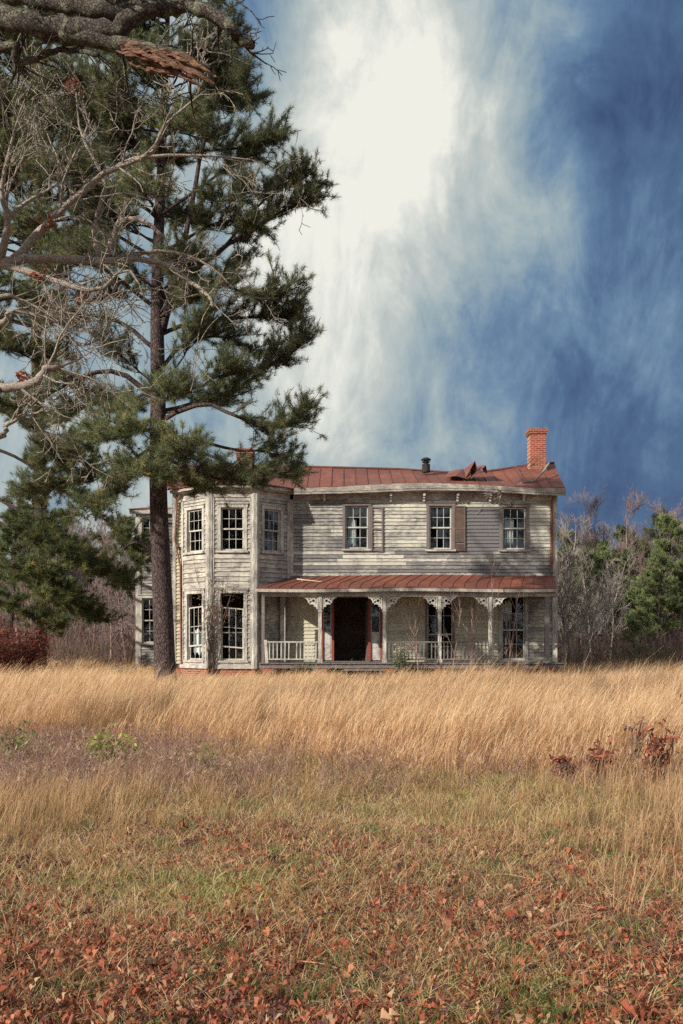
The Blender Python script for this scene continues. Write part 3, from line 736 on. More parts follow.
def railing(pa, pb, newel=False, miss=0.0, mat='white'):
    s = MB(); xa, xb = zx(pa, YP), zx(pb, YP)
    s.box(xa, xb, YP-.035, YP+.035, 1.40, 1.45); s.box(xa, xb, YP-.03, YP+.03, .80, .84)
    n = int((xb-xa)/.135)
    for i in range(n):
        x = xa+(xb-xa)*(i+.5)/n
        if random.random() < miss: continue
        tl = rnd(-.012, .012)
        s.hexa([(x-.02, YP-.02, .84), (x+.02, YP-.02, .84), (x+.02, YP+.02, .84), (x-.02, YP+.02, .84), (x-.02+tl, YP-.02, 1.4), (x+.02+tl, YP-.02, 1.4), (x+.02+tl, YP+.02, 1.4), (x-.02+tl, YP+.02, 1.4)])
    if newel: s.hexa([(xa-.07, YP-.05, .692), (xa+.03, YP-.05, .692), (xa+.03, YP+.05, .692), (xa-.07, YP+.05, .692), (xa-.12, YP-.05, 1.5), (xa-.02, YP-.05, 1.5), (xa-.02, YP+.05, 1.5), (xa-.12, YP+.05, 1.5)])
    hb(s, 'railing', M[mat])
railing(267.5, 317.7, True, .03, 'trim_v'); railing(387, 437.3, miss=.08, mat='greywood'); railing(441.8, 488, miss=.1, mat='greywood')

# ------------------------------------------------------------------ branching helpers
def resample(pts, n):
    P = np.array([tuple(p) for p in pts]); 
    # Catmull-Rom
    out = []; m = len(P)-1
    for i in range(n+1):
        tt = i/n*m; k = min(int(tt), m-1); f = tt-k
        p0 = P[max(k-1, 0)]; p1 = P[k]; p2 = P[k+1]; p3 = P[min(k+2, m)]
        out.append(Vector(.5*((2*p1)+(-p0+p2)*f+(2*p0-5*p1+4*p2-p3)*f*f+(-p0+3*p1-3*p2+p3)*f**3)))
    return out
def rvec(): 
    v = Vector((random.gauss(0, 1), random.gauss(0, 1), random.gauss(0, 1))); return v.normalized()
def wander(p, d, length, seg, wig, up=0.0):
    pts = [Vector(p)]; d = Vector(d).normalized(); st = length/seg
    for i in range(seg):
        d = (d+rvec()*wig+Vector((0, 0, up))).normalized(); pts.append(pts[-1]+d*st)
    return pts
def lerpr(r0, r1, n): return [r0+(r1-r0)*i/(n-1) for i in range(n)]
def ptalong(pts, f):
    q = f*(len(pts)-1); i = min(int(q), len(pts)-2); return pts[i].lerp(pts[i+1], q-i), (pts[i+1]-pts[i]).normalized()
def grow(mb, p, d, length, r, depth, wig=.35, kids=(3, 5), up=.03, ang=(30, 65), col=(.5, 0, 0), ratio=.55, rmin=.004, sides=4):
    seg = max(3, int(4+length*1.5)) if depth > 0 else 3
    pts = wander(p, d, length, seg, wig, up)
    mb.tube(pts, lerpr(r, max(r*.35, rmin), len(pts)), sides if depth > 0 else 3, col, cap=False)
    if depth <= 0: return
    for _ in range(random.randint(*kids)):
        f = rnd(.25, 1.0); q, dd = ptalong(pts, f)
        ax = dd.cross(rvec()).normalized(); nd = dd.copy(); nd.rotate(Matrix.Rotation(R(rnd(*ang)), 3, ax))
        grow(mb, q, nd, length*rnd(ratio*.7, ratio*1.2), max(r*(1-.6*f)*.6, rmin), depth-1, wig, kids, up, ang, col, ratio, rmin, sides)

# needle tufts
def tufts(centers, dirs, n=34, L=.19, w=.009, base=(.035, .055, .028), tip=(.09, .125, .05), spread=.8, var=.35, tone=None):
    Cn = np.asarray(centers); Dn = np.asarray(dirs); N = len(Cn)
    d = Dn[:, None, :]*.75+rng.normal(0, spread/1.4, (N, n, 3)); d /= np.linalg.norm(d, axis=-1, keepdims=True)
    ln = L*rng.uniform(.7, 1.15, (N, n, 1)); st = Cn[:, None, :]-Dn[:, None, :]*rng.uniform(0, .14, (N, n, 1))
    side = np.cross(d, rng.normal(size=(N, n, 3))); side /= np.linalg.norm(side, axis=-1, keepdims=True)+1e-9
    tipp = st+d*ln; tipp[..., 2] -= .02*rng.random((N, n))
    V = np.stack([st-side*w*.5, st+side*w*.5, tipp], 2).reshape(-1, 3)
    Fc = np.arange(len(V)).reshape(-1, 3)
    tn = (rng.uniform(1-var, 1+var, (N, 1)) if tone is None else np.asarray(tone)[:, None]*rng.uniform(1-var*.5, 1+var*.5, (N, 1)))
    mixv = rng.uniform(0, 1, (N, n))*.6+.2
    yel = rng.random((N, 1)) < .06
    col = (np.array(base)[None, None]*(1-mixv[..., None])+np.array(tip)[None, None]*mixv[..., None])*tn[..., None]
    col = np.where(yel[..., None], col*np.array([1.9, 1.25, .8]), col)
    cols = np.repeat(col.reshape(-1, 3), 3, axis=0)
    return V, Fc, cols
class Pine:
    def __init__(s, name, Y, label, cat='pine tree', group=None):
        s.Y = Y; s.wood = MB(); s.cen = []; s.dir = []; s.ton = []; s.name = name; s.label = label; s.group = group
    def twig(s, p, d, length, r):
        pts = wander(p, d, length, 4, .22, .05); s.wood.tube(pts, lerpr(r, .006, len(pts)), 3, cap=False)
        return pts
    def foliage(s, pts, f0, n, spread, tone):
        for _ in range(n):
            f = rnd(f0, 1.0); q, dd = ptalong(pts, f)
            d = (dd+rvec()*.7+Vector((0, 0, .45))).normalized()
            s.cen.append(tuple(q+rvec()*rnd(0, spread)+Vector((0, 0, .03)))); s.dir.append(tuple(d)); s.ton.append(tone*rnd(.7, 1.3))
    def limb(s, pts, r0, f0=.35, dens=1.0, sub=(.5, 1.3), tone=1.0, n=None, flat=.45, r1=.02):
        L = sum((b-a).length for a, b in zip(pts, pts[1:])); P = resample(pts, max(8, int(L*2.5)))
        P = [p+rvec()*.03*(i > 0) for i, p in enumerate(P)]
        s.wood.tube(P, lerpr(r0, r1, len(P)), 6)
        k = n or int(L*9.5*dens*(1-f0)+4)
        for _ in range(k):
            f = f0+(1-f0)*random.random()**.8; q, dd = ptalong(P, f)
            sdv = dd.cross(Vector((0, 0, 1))); sdv = (sdv.normalized() if sdv.length > .05 else Vector((1, 0, 0)))*random.choice((-1, 1))
            d = (dd*rnd(.5, 1.0)+sdv*rnd(.2, .9)+Vector((0, 0, rnd(-.3, .5)))).normalized()
            ln = rnd(*sub)*(1.15-.5*f); tn = tone*rnd(.75, 1.25)
            tw = s.twig(q, d, ln, .018)
            s.foliage(tw, .25, int(5+6*ln), .08, tn)
            for _ in range(random.randint(2, 4)):
                f2 = rnd(.3, .95); q2, d2 = ptalong(tw, f2)
                dn = (d2+rvec()*.8+Vector((0, 0, .25))).normalized(); t2 = s.twig(q2, dn, rnd(.25, .65), .009); s.foliage(t2, .3, 5, .06, tn)
        s.foliage(P, .85, 6, .08, tone)
    def done(s, trunk_pts, radii, base, sides=14, L=.17, w=.0078, n=22, colors=None):
        root = empty(s.name, base); off = -Vector(base)
        tb = MB(); tb.tube(trunk_pts, radii, sides); o = tb.build('trunk', M['pine_bark'], root, True); o.location = off
        o = s.wood.build('limb', M['pine_bark'], root, True); o.location = off
        kw = {} if colors is None else dict(base=colors[0], tip=colors[1])
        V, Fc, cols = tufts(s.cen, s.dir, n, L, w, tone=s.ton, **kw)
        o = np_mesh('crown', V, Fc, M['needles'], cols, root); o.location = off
        tag(root, s.label, 'pine tree', s.group); return root

# main pine (photo coordinates -> real positions about 25 m away)
PY = 25.0
pn = Pine('pine_tree', PY, 'tall dark pine with long crown standing in the grass before the house')
tp = [(166, 700, 0), (165, 672, 0), (163, 610, 0), (161, 560, 0), (158.5, 500, 0), (158, 440, 0), (158, 380, 0), (157, 320, 0), (158, 260, 0), (160, 200, .1), (163, 130, .2), (166, 60, .2), (168, 10, .1), (170, -40, 0)]
trunk = resample([at(a, b, PY+c) for a, b, c in tp], 30); rr = np.interp(np.linspace(0, 1, 31), [0, .03, .1, .35, .6, .85, 1], [.42, .315, .265, .215, .15, .075, .025])
def PL(pts, Y0=PY): return [at(a, b, Y0+c) for a, b, c in pts]
right = [
 ([(160, 412, 0), (215, 400, .4), (255, 383, .2), (285, 362, 0), (308, 350, -.2)], .07, .42, 1.25),
 ([(160, 422, 0), (205, 404, -.4), (240, 413, -.8), (280, 428, -1.0), (314, 418, -1.2)], .065, .45, 1.25),
 ([(159, 372, 0), (185, 345, .6), (225, 335, 1.2), (262, 350, 1.6)], .06, .35, 1.1),
 ([(160, 435, 0), (200, 440, .9), (240, 450, 1.2), (280, 452, 1.3), (300, 462, 1.4)], .055, .6, .8),
 ([(159, 335, 0), (200, 322, .2), (250, 318, 0), (300, 318, -.2)], .06, .4, 1.3),
 ([(159, 318, 0), (190, 300, -.4), (230, 285, -.8), (272, 300, -1.0), (296, 295, -1.1)], .055, .4, 1.1),
 ([(159, 300, 0), (200, 268, .2), (245, 240, .3), (290, 215, .2), (322, 200, 0)], .085, .45, 1.2),
 ([(230, 248, .3), (262, 215, .1), (285, 190, 0), (318, 178, -.1)], .04, .3, 1.2),
 ([(160, 255, 0), (195, 235, -.6), (235, 220, -1.2), (262, 228, -1.4)], .05, .35, 1.0),
 ([(161, 215, 0), (200, 190, .5), (230, 170, .8), (258, 160, .9)], .05, .35, 1.0),
 ([(162, 165, 0), (205, 150, -.3), (250, 148, -.3), (286, 138, -.4)], .045, .4, 1.2),
 ([(164, 120, 0), (200, 105, .4), (240, 98, .6), (266, 100, .7)], .04, .35, 1.3),
 ([(166, 70, 0), (200, 60, -.4), (235, 68, -.5), (262, 88, -.6)], .035, .3, 1.3),
 ([(167, 40, 0), (195, 25, .3), (225, 30, .3), (245, 50, .4)], .03, .3, 1.2),
 ([(163, 330, 0), (182, 265, -.3), (198, 190, -.4), (212, 120, -.4), (222, 75, -.4)], .10, .55, 1.0),
 ([(198, 190, -.4), (225, 200, -1.2), (250, 195, -1.8)], .03, .2, 1.1),
 ([(160, 455, 0), (195, 470, -.9), (225, 478, -1.4), (255, 480, -1.7)], .05, .35, .8),
 ([(160, 448, 0), (205, 452, -.2), (250, 468, -.3), (296, 476, -.3)], .045, .55, .8),
 ([(160, 300, 0), (185, 280, 1.2), (215, 285, 2.2), (240, 270, 2.6)], .05, .3, .9),
]
left = [
 ([(156, 400, 0), (120, 372, -.2), (80, 378, -.5), (40, 398, -.8), (-10, 402, -1.0)], .075, .35, 1.2),
 ([(156, 420, 0), (120, 428, -.6), (80, 452, -1.2), (50, 455, -1.6)], .06, .3, 1.3),
 ([(156, 445, 0), (115, 470, -.6), (75, 480, -1.0), (35, 492, -1.2)], .055, .3, 1.2),
 ([(156, 452, 0), (125, 478, -1.4), (105, 500, -2.0)], .04, .3, .9),
 ([(157, 350, 0), (115, 320, .3), (70, 318, .6), (20, 335, .8), (-20, 330, 1)], .06, .35, 1.0),
 ([(157, 310, 0), (120, 280, -.3), (85, 262, -.6), (50, 268, -.8)], .055, .35, 1.0),
 ([(158, 262, 0), (118, 235, .4), (75, 220, .8), (30, 228, 1.1)], .05, .35, 1.0),
 ([(159, 220, 0), (120, 190, -.5), (80, 175, -.9), (40, 172, -1.2)], .05, .3, 1.1),
 ([(161, 165, 0), (125, 140, .3), (85, 125, .5), (45, 128, .7)], .045, .3, 1.1),
 ([(163, 120, 0), (130, 95, -.3), (95, 80, -.5), (60, 85, -.6)], .04, .3, 1.2),
 ([(165, 75, 0), (135, 50, .2), (105, 40, .4), (75, 48, .4)], .035, .25, 1.2),
 ([(167, 30, 0), (145, 8, -.2), (120, 0, -.3)], .03, .2, 1.2),
 ([(157, 385, 0), (130, 400, 1.5), (95, 405, 2.6), (60, 420, 3.2)], .05, .3, 1.0),
]
toward = [
 ([(158, 455, 0), (150, 462, -1.0), (140, 470, -1.9), (150, 472, -2.5)], .05, .25, 1.6),
 ([(158, 440, 0), (170, 448, -1.2), (185, 458, -2.2)], .05, .25, 1.6),
 ([(158, 398, 0), (165, 400, -1.1), (170, 395, -1.8)], .04, .3, .8),
 ([(158, 430, 0), (130, 430, -1.2), (112, 440, -2.2)], .05, .25, 1.5),
 ([(158, 220, 0), (150, 200, -1.4), (140, 190, -2.4)], .05, .3, .8),
 ([(160, 150, 0), (170, 130, -1.2), (180, 125, -2.0)], .04, .3, 1.0),
 ([(158, 300, 0), (170, 280, 1.6), (178, 270, 2.8)], .05, .3, .8),
 ([(160, 180, 0), (165, 160, 1.6), (150, 150, 2.6)], .05, .3, .8),
 ([(166, 20, 0), (170, -20, .2), (172, -50, .2)], .04, .1, 2.0),
 ([(158, 470, 0), (185, 482, -.7), (200, 488, -1.1)], .03, .3, 1.2),
]
for pts, r, f0, dn in right: pn.limb(PL([(160+(a-160)*(.90 if b_ > 110 else .80), b_, c_) for a, b_, c_ in pts]), r, f0, dn, tone=.85)  # sun side put into needle tone: right darker, left and near boughs brighter
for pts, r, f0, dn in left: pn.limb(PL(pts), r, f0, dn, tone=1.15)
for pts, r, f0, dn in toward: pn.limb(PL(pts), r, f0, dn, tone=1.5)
pn.wood.tube(resample(PL([(153, 552, 0), (143, 544, -.1), (133, 543, -.2), (124, 548, -.3)]), 8), lerpr(.05, .03, 9), 7)
random.seed(91)
for i in range(34):
    f = rnd(.40, .97); q, dd = ptalong(trunk, f); a = rnd(0, 6.28); L_ = (1.0+2.6*(1.05-f))*rnd(.6, 1.1)
    d = Vector((math.cos(a), math.sin(a), rnd(.0, .45))).normalized()
    pn.limb(wander(q, d, L_, 4, .14, .03), .03, .3, .95, (.45, 1.0), rnd(.85, 1.25), r1=.012)
for i in range(16):
    f = rnd(.62, .97); q, dd = ptalong(trunk, f); L_ = rnd(1.5, 3.0)*(1.25-f*.7)
    pn.limb(wander(q, Vector((-1, rnd(-.7, .7), rnd(.0, .35))).normalized(), L_, 4, .14, .03), .03, .25, 1.1, (.45, 1.1), rnd(.85, 1.25), r1=.012)
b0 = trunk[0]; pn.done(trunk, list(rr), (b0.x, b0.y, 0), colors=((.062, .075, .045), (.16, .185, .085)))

# second pine beyond the left edge, with drooping boughs
p2 = Pine('pine_tree', 38.0, 'dense pine with drooping boughs at the left edge beside the house'); Y2 = 38.0
t2 = resample([at(-62, 690, Y2), at(-60, 500, Y2), at(-63, 300, Y2), at(-58, 120, Y2), at(-60, 20, Y2)], 14)
for pts, r in [
 ([(-60, 470, 0), (-10, 495, -.6), (40, 525, -1.0), (85, 560, -1.2), (118, 582, -1.2)], .09),
 ([(-60, 490, 0), (-5, 520, -1.2), (45, 545, -2), (80, 560, -2.6)], .08),
 ([(-60, 440, 0), (0, 450, 0), (50, 480, .3), (105, 520, .4), (138, 560, .3)], .08),
 ([(-60, 400, 0), (0, 410, -.5), (50, 440, -.9), (90, 470, -1)], .08),
 ([(-60, 350, 0), (-10, 345, .5), (35, 360, .8), (75, 390, 1)], .07),
 ([(-60, 300, 0), (-10, 290, -.4), (35, 300, -.7), (70, 320, -.8)], .07),
 ([(-60, 250, 0), (-15, 232, .3), (25, 238, .4), (60, 250, .4)], .06),
 ([(-60, 190, 0), (-20, 165, -.3), (20, 160, -.4), (50, 170, -.4)], .06),
 ([(-60, 130, 0), (-25, 105, .3), (5, 95, .4), (35, 100, .5)], .05),
 ([(-60, 80, 0), (-30, 50, -.3), (0, 40, -.3), (22, 52, -.3)], .05),
 ([(-60, 540, 0), (-10, 555, -1.0), (30, 580, -1.6), (60, 600, -1.8)], .08),
 ([(-60, 560, 0), (-20, 590, .6), (20, 610, 1), (50, 625, 1.2)], .07),
 ([(-60, 520, 0), (0, 560, -.2), (60, 590, -.2), (95, 620, -.2)], .08),
 ([(-60, 300, 0), (-100, 290, -.4), (-140, 300, -.7)], .07), ([(-60, 400, 0), (-110, 410, -.4), (-150, 430, -.7)], .07),
 ([(-60, 200, 0), (-100, 180, .4), (-130, 190, .7)], .06), ([(-60, 480, 0), (-110, 500, .4), (-150, 520, .7)], .07),
]: p2.limb(PL(pts, Y2), r, .28, .95, (.6, 1.7), tone=rnd(.7, 1.1))
p2.done(t2, lerpr(.38, .05, 15), (t2[0].x, Y2, 0), 12, L=.23, w=.014, n=18, colors=((.062, .08, .04), (.17, .20, .07)))

p3 = Pine('pine_tree', 36.0, 'tall pine with full crown behind the pale oak boughs, upper left')
t3 = resample([at(38, 700, 41), at(40, 500, 41), at(36, 300, 41), at(40, 100, 41), at(38, -60, 41)], 20); random.seed(12)
for i in range(64):
    f = rnd(.44, .98); q, dd = ptalong(t3, f); a = rnd(0, 6.28); L_ = (1.3+5.0*(1.0-f)**.7)*rnd(.7, 1.1)
    d = Vector((math.cos(a), math.sin(a), rnd(.0, .4))).normalized()
    p3.limb(wander(q, d, L_, 5, .14, .03), .06, .25, .62, (.7, 1.7), rnd(.75, 1.2), r1=.02)
p3.done(t3, lerpr(.34, .05, 21), (t3[0].x, 41, 0), 10, L=.24, w=.016, n=16, colors=((.062, .08, .04), (.16, .19, .07)))

# ------------------------------------------------------------------ bare oak, trunk beyond the left edge
oak = empty('oak_tree', (-7.6, 12.6, 0)); OO = -Vector(oak.location)
tag(oak, 'leafless old oak reaching crooked pale and dark boughs in from the upper left', 'oak tree')
tb = MB(); tpt = resample([(-7.6, 12.6, -.1), (-7.55, 12.6, 2), (-7.7, 12.5, 4.2), (-7.5, 12.6, 6.5), (-7.7, 12.8, 9)], 14)
tb.tube(tpt, list(np.interp(np.linspace(0, 1, 15), [0, .05, .5, 1], [.6, .45, .38, .26])), 14)
o = tb.build('trunk', M['oak_bark_dark'], oak, True); o.location = OO
def oak_limb(pix, r0, r1, mat='oak_bark', sub=9, tw=(.5, 1.4), depth=3, start=None, f0=.25, wig=.36, rminv=.0045, kids=(2, 3)):
    pts = ([Vector(start)] if start else [])+[at(a, b, y) for a, b, y in pix]
    L = sum((b-a).length for a, b in zip(pts, pts[1:])); P = resample(pts, max(10, int(L*5)))
    P = [p+rvec()*r0*.22*(i > 0) for i, p in enumerate(P)]; mb = MB()
    mb.tube(P, [x*rnd(.9, 1.12) for x in lerpr(r0, r1, len(P))], 8)
    for _ in range(int(sub*.75)):
        f = rnd(f0, 1.0); q, dd = ptalong(P, f); ax = dd.cross(rvec()).normalized(); nd = dd.copy(); nd.rotate(Matrix.Rotation(R(rnd(30, 75)), 3, ax))
        grow(mb, q, nd, rnd(*tw), max(.006, (r0+(r1-r0)*f)*.38), depth if random.random() < .6 else max(1, depth-1), wig*.8, kids, .02, (30, 70), rmin=rminv)
    o = mb.build('limb', M[mat], oak, True); o.location = OO; return o
Yo = 13.0
oak_limb([(-30, 262, Yo), (0, 263, Yo), (45, 258, Yo), (100, 262, Yo), (160, 262, Yo), (200, 290, Yo-.2), (214, 306, Yo-.3)], .09, .014, start=(-7.6, 12.6, 5.6), sub=20, f0=.42)
oak_limb([(14, 260, Yo), (40, 232, Yo), (60, 213, Yo-.1), (105, 173, Yo-.2), (148, 155, Yo-.3), (166, 125, Yo-.4), (205, 92, Yo-.4)], .065, .009, sub=20, tw=(.4, 1.2))
oak_limb([(106, 173, Yo-.2), (140, 158, Yo-.1), (200, 155, Yo), (258, 160, Yo+.1)], .035, .006, sub=9, tw=(.3, .8))
oak_limb([(0, 265, Yo), (30, 272, Yo-.1), (60, 282, Yo-.2), (98, 290, Yo-.3), (128, 268, Yo-.3), (145, 300, Yo-.3)], .055, .008, sub=14, tw=(.4, 1.0))
oak_limb([(100, 258, Yo), (94, 228, Yo+.1), (103, 195, Yo+.1), (104, 180, Yo+.1), (86, 145, Yo+.2), (79, 125, Yo+.2), (76, 92, Yo+.2)], .035, .008, sub=10, tw=(.3, .8))
oak_limb([(106, 258, Yo), (114, 235, Yo), (120, 220, Yo), (138, 220, Yo), (152, 226, Yo), (163, 237, Yo)], .04, .025, sub=5, tw=(.2, .5))
oak_limb([(120, 262, Yo), (150, 252, Yo), (185, 255, Yo+.2), (215, 270, Yo+.2), (240, 298, Yo+.3)], .03, .006, sub=10, tw=(.3, .7))
oak_limb([(-30, 395, Yo-1), (0, 388, Yo-1), (35, 383, Yo-1), (45, 370, Yo-1), (60, 364, Yo-1)], .08, .035, start=(-7.6, 12.6, 4.2), sub=10, tw=(.5, 1.3), f0=.5)
oak_limb([(-20, 330, Yo), (10, 312, Yo), (50, 320, Yo), (80, 345, Yo), (100, 338, Yo)], .045, .008, start=(-7.6, 12.6, 5.0), sub=30, tw=(.5, 1.1), f0=.4)
oak_limb([(-20, 300, Yo-.5), (20, 300, Yo-.4), (60, 318, Yo-.3), (110, 322, Yo)], .035, .006, start=(-7.6, 12.6, 5.2), sub=22, tw=(.4, 1.0), f0=.4)
oak_limb([(-20, 440, Yo-1), (5, 425, Yo-1), (25, 415, Yo-1), (50, 410, Yo-1)], .05, .01, start=(-7.6, 12.6, 3.8), sub=14, tw=(.3, .8), f0=.5)
oak_limb([(0, 262, Yo), (8, 220, Yo-.3), (2, 190, Yo-.4), (12, 140, Yo-.6), (24, 100, Yo-.7)], .05, .008, sub=22, tw=(.5, 1.3))
oak_limb([(5, 220, Yo-.3), (30, 200, Yo-.3), (60, 180, Yo-.2), (90, 120, Yo)], .03, .006, sub=16, tw=(.4, 1.1))
# the thick dark lichened bough at the top, nearer the camera
Yt = 9.6
oak_limb([(-60, 14, Yt+.8), (0, 16, Yt), (60, 30, Yt), (110, 32, Yt), (145, 12, Yt), (172, 5, Yt), (200, 8, Yt-.1), (225, 22, Yt-.1), (238, 38, Yt-.1), (252, 42, Yt-.1)], .13, .045, 'oak_bark_dark', start=(-7.6, 12.7, 7.0), sub=10, tw=(.15, .4), depth=2, f0=.4, wig=.3)
oak_limb([(60, 36, Yt), (100, 40, Yt), (150, 50, Yt-.1), (190, 62, Yt-.1), (213, 72, Yt-.1)], .10, .03, 'oak_bark_dark', sub=8, tw=(.3, .6), depth=2, wig=.3)
oak_limb([(-40, -20, Yt+.5), (20, -5, Yt+.2), (80, 5, Yt), (125, 12, Yt), (160, -10, Yt)], .12, .07, 'oak_bark_dark', start=(-7.6, 12.7, 7.6), sub=12, tw=(.4, 1.2), depth=2, f0=.5)
oak_limb([(-20, 60, Yt+.3), (20, 62, Yt+.2), (60, 50, Yt+.1), (100, 55, Yt)], .05, .02, 'oak_bark_dark', start=(-7.6, 12.7, 6.8), sub=16, tw=(.4, 1.2), depth=3, f0=.4)
oak_limb([(190, 30, Yt), (205, 50, Yt-.2), (228, 55, Yt-.3), (252, 66, Yt-.4)], .010, .003, 'oak_bark_dark', sub=1, tw=(.2, .4), depth=1)
oak_limb([(222, -10, Yt), (240, 3, Yt), (252, 12, Yt)], .010, .004, 'oak_bark_dark', sub=2, tw=(.1, .3), depth=1)
# torn wood under it
s = MB(); P = resample([at(118, 50, Yt-.18), at(145, 56, Yt-.2), at(180, 68, Yt-.22), at(212, 84, Yt-.2)], 16)
for j in range(26):
    off = Vector((rnd(-.06, .06), rnd(-.1, .05), rnd(-.10, .08))); a = random.randint(0, 9); b = min(17, a+random.randint(5, 10))
    seg = [p+off+rvec()*.018 for p in P[a:b]]; s.tube(seg, [.017*math.sin(math.pi*(.12+.86*i/len(seg)))*rnd(.6, 1.5)+.002 for i in range(len(seg))], 5)
o = s.build('torn_wood', M['torn'], oak); o.location = OO
# dead leaf clusters snagged on the oak
def leafcards(cen, L, n, cols, spread=.25):
    N = len(cen); c = np.repeat(np.asarray(cen), n, 0)+rng.normal(0, spread, (N*n, 3))
    u = rng.normal(size=(N*n, 3)); u /= np.linalg.norm(u, axis=1, keepdims=True); v = np.cross(u, rng.normal(size=(N*n, 3))); v /= np.linalg.norm(v, axis=1, keepdims=True)
    ll = L*rng.uniform(.6, 1.2, (N*n, 1)); V = np.stack([c-u*ll, c+v*ll*.35-u*ll*.2, c+u*ll, c-v*ll*.35+u*ll*.1], 1)
    V[:, 1] += np.cross(u, v)*ll*.2; V = V.reshape(-1, 3)
    cc = np.asarray(cols)[rng.integers(0, len(cols), N*n)]*rng.uniform(.6, 1.3, (N*n, 1))
    return V, np.arange(len(V)).reshape(-1, 4), np.repeat(cc, 4, 0)
for a, b in ((74, 86), (49, 221), (80, 300), (38, 274), (22, 378)):
    V, Fc, cc = leafcards([tuple(at(a, b, Yo-.2))], .05, 30, [(.30, .09, .04), (.22, .08, .05)], .05)
    o = np_mesh('dead_leaf_cluster', V, Fc, M['leaves'], cc, oak); o.location = OO

# ------------------------------------------------------------------ background trees
RUST = [(.30, .13, .07), (.24, .10, .06)]
def bare_tree(h, seed, mat, lean=.1, kids=(4, 6), twr=.008):
    random.seed(seed); root = empty('bare_tree')
    P = wander((0, 0, -.1), (rnd(-lean, lean), rnd(-lean, lean), 1), h, 9, .10, .03); tb = MB(); tb.tube(P, lerpr(h*.011+.02, .012, 10), 5, cap=False); tb.build('trunk', M[mat], root, True)
    mb = MB()
    for i in range(int(15+h*2.6)):
        f = rnd(.16, .98); q, dd = ptalong(P, f); a = rnd(0, 6.28)
        d = Vector((math.cos(a), math.sin(a), rnd(.5, 1.5)))
        grow(mb, q, d, h*rnd(.13, .26)*(1.25-.7*f), .006+h*.0035*(1-f), 2, .16, kids, .09, (18, 45), rmin=twr, ratio=.55, sides=3)
    mb.build('crown', M[mat], root, True); return root
variants = [bare_tree(h, 100+i, mt) for i, (h, mt) in enumerate([(9, 'twig_purple'), (8, 'twig_purple'), (7.5, 'twig_pale'), (6.5, 'twig_purple'), (5.5, 'twig_pale'), (4.2, 'twig_purple'), (8.5, 'twig_pale')])]
random.seed(55)
used = set()
def place(vi, x, y, s=1):
    v = variants[vi]
    o = v if vi not in used else copy_tree(v); used.add(vi)
    o.location = (x, y, 0); o.rotation_euler = (0, 0, rnd(0, 6.28)); s *= rnd(.88, 1.12); o.scale = (s, s, s*rnd(.92, 1.1))
    pale = vi in (2, 4, 6)
    tag(o, ('leafless pale grey sapling' if pale else 'leafless purple grey tree')+' in the thin woods behind the house', 'bare tree', 'leafless pale saplings of the wood' if pale else 'leafless purple grey trees of the wood')
for i in range(150):
    y = rnd(50, 84); side = random.random()
    x = rnd(zx(545, y), zx(760, y)) if side < .45 else (rnd(zx(-60, y), zx(185, y)) if side < .84 else rnd(-14, 14))
    if side < .45 and y < 60 and random.random() < .15: y += 16; x = rnd(zx(545, y), zx(760, y))
    vi = random.choice((0, 1, 2, 3, 6, 0, 1, 3)) if y > 58 else random.choice((2, 3, 4, 5, 5, 1, 4))
    place(vi, x, y, (y/68)**.5)
# pale multi-stem saplings by the house's right corner
for (px, Y, vi, s) in ((563, 45, 2, .92), (573, 47, 4, 1.0), (583, 46, 4, 1.0), (600, 49, 4, .9), (592, 52, 2, .8), (110, 47, 5, 1), (128, 46, 5, .9), (90, 49, 3, .8), (140, 50, 4, .8)):
    place(vi, zx(px, Y), Y, s)
# background pines
def bg_pine(h, seed, tone, crown0=.35):
    random.seed(seed); p = Pine('pine_tree', 0, ''); P = wander((0, 0, -.1), (rnd(-.05, .05), 0, 1), h, 10, .04, .04)
    for i in range(int(h*4.2)):
        f = rnd(crown0, .98); q, dd = ptalong(P, f); a = rnd(0, 6.28); L = h*.23*(1.15-f)+.4
        d = Vector((math.cos(a), math.sin(a), rnd(.0, .5))).normalized()
        pts = wander(q, d, L, 4, .15, .04); p.wood.tube(pts, lerpr(.035, .012, 5), 4, cap=False); p.foliage(pts, .3, int(14+L*13), .26, tone)
    p.foliage([P[-2], P[-1]], 0, 12, .2, tone)
    root = empty('pine_tree'); tb = MB(); tb.tube(P, lerpr(h*.013+.03, .03, 11), 6); tb.build('trunk', M['pine_bark'], root, True); p.wood.build('limb', M['pine_bark'], root)
    V, Fc, cols = tufts(p.cen, p.dir, 16, .34, .045, tone=p.ton, base=(.10, .135, .065), tip=(.235, .29, .125)); np_mesh('crown', V, Fc, M['needles'], cols, root)
    return root
pv = [bg_pine(11, 5, 1.0), bg_pine(9.5, 6, .8, .3), bg_pine(8, 8, 1.1, .25), bg_pine(12, 9, .75, .4)]
random.seed(77); pu = set()
def place_pine(vi, x, y, s, label, group):
    o = pv[vi] if vi not in pu else copy_tree(pv[vi]); pu.add(vi)
    o.location = (x, y, 0); o.rotation_euler = (0, 0, rnd(0, 6.28)); o.scale = (s, s, s); tag(o, label, 'pine tree', group)
GP = 'young green pine among the leafless trees of the far wood'
place_pine(0, zx(672, 58), 58, .80, 'bright green pine at the right edge of the wood', None)
place_pine(2, zx(640, 54), 54, .62, 'low bright green pine standing in front of the right hand wood', None)
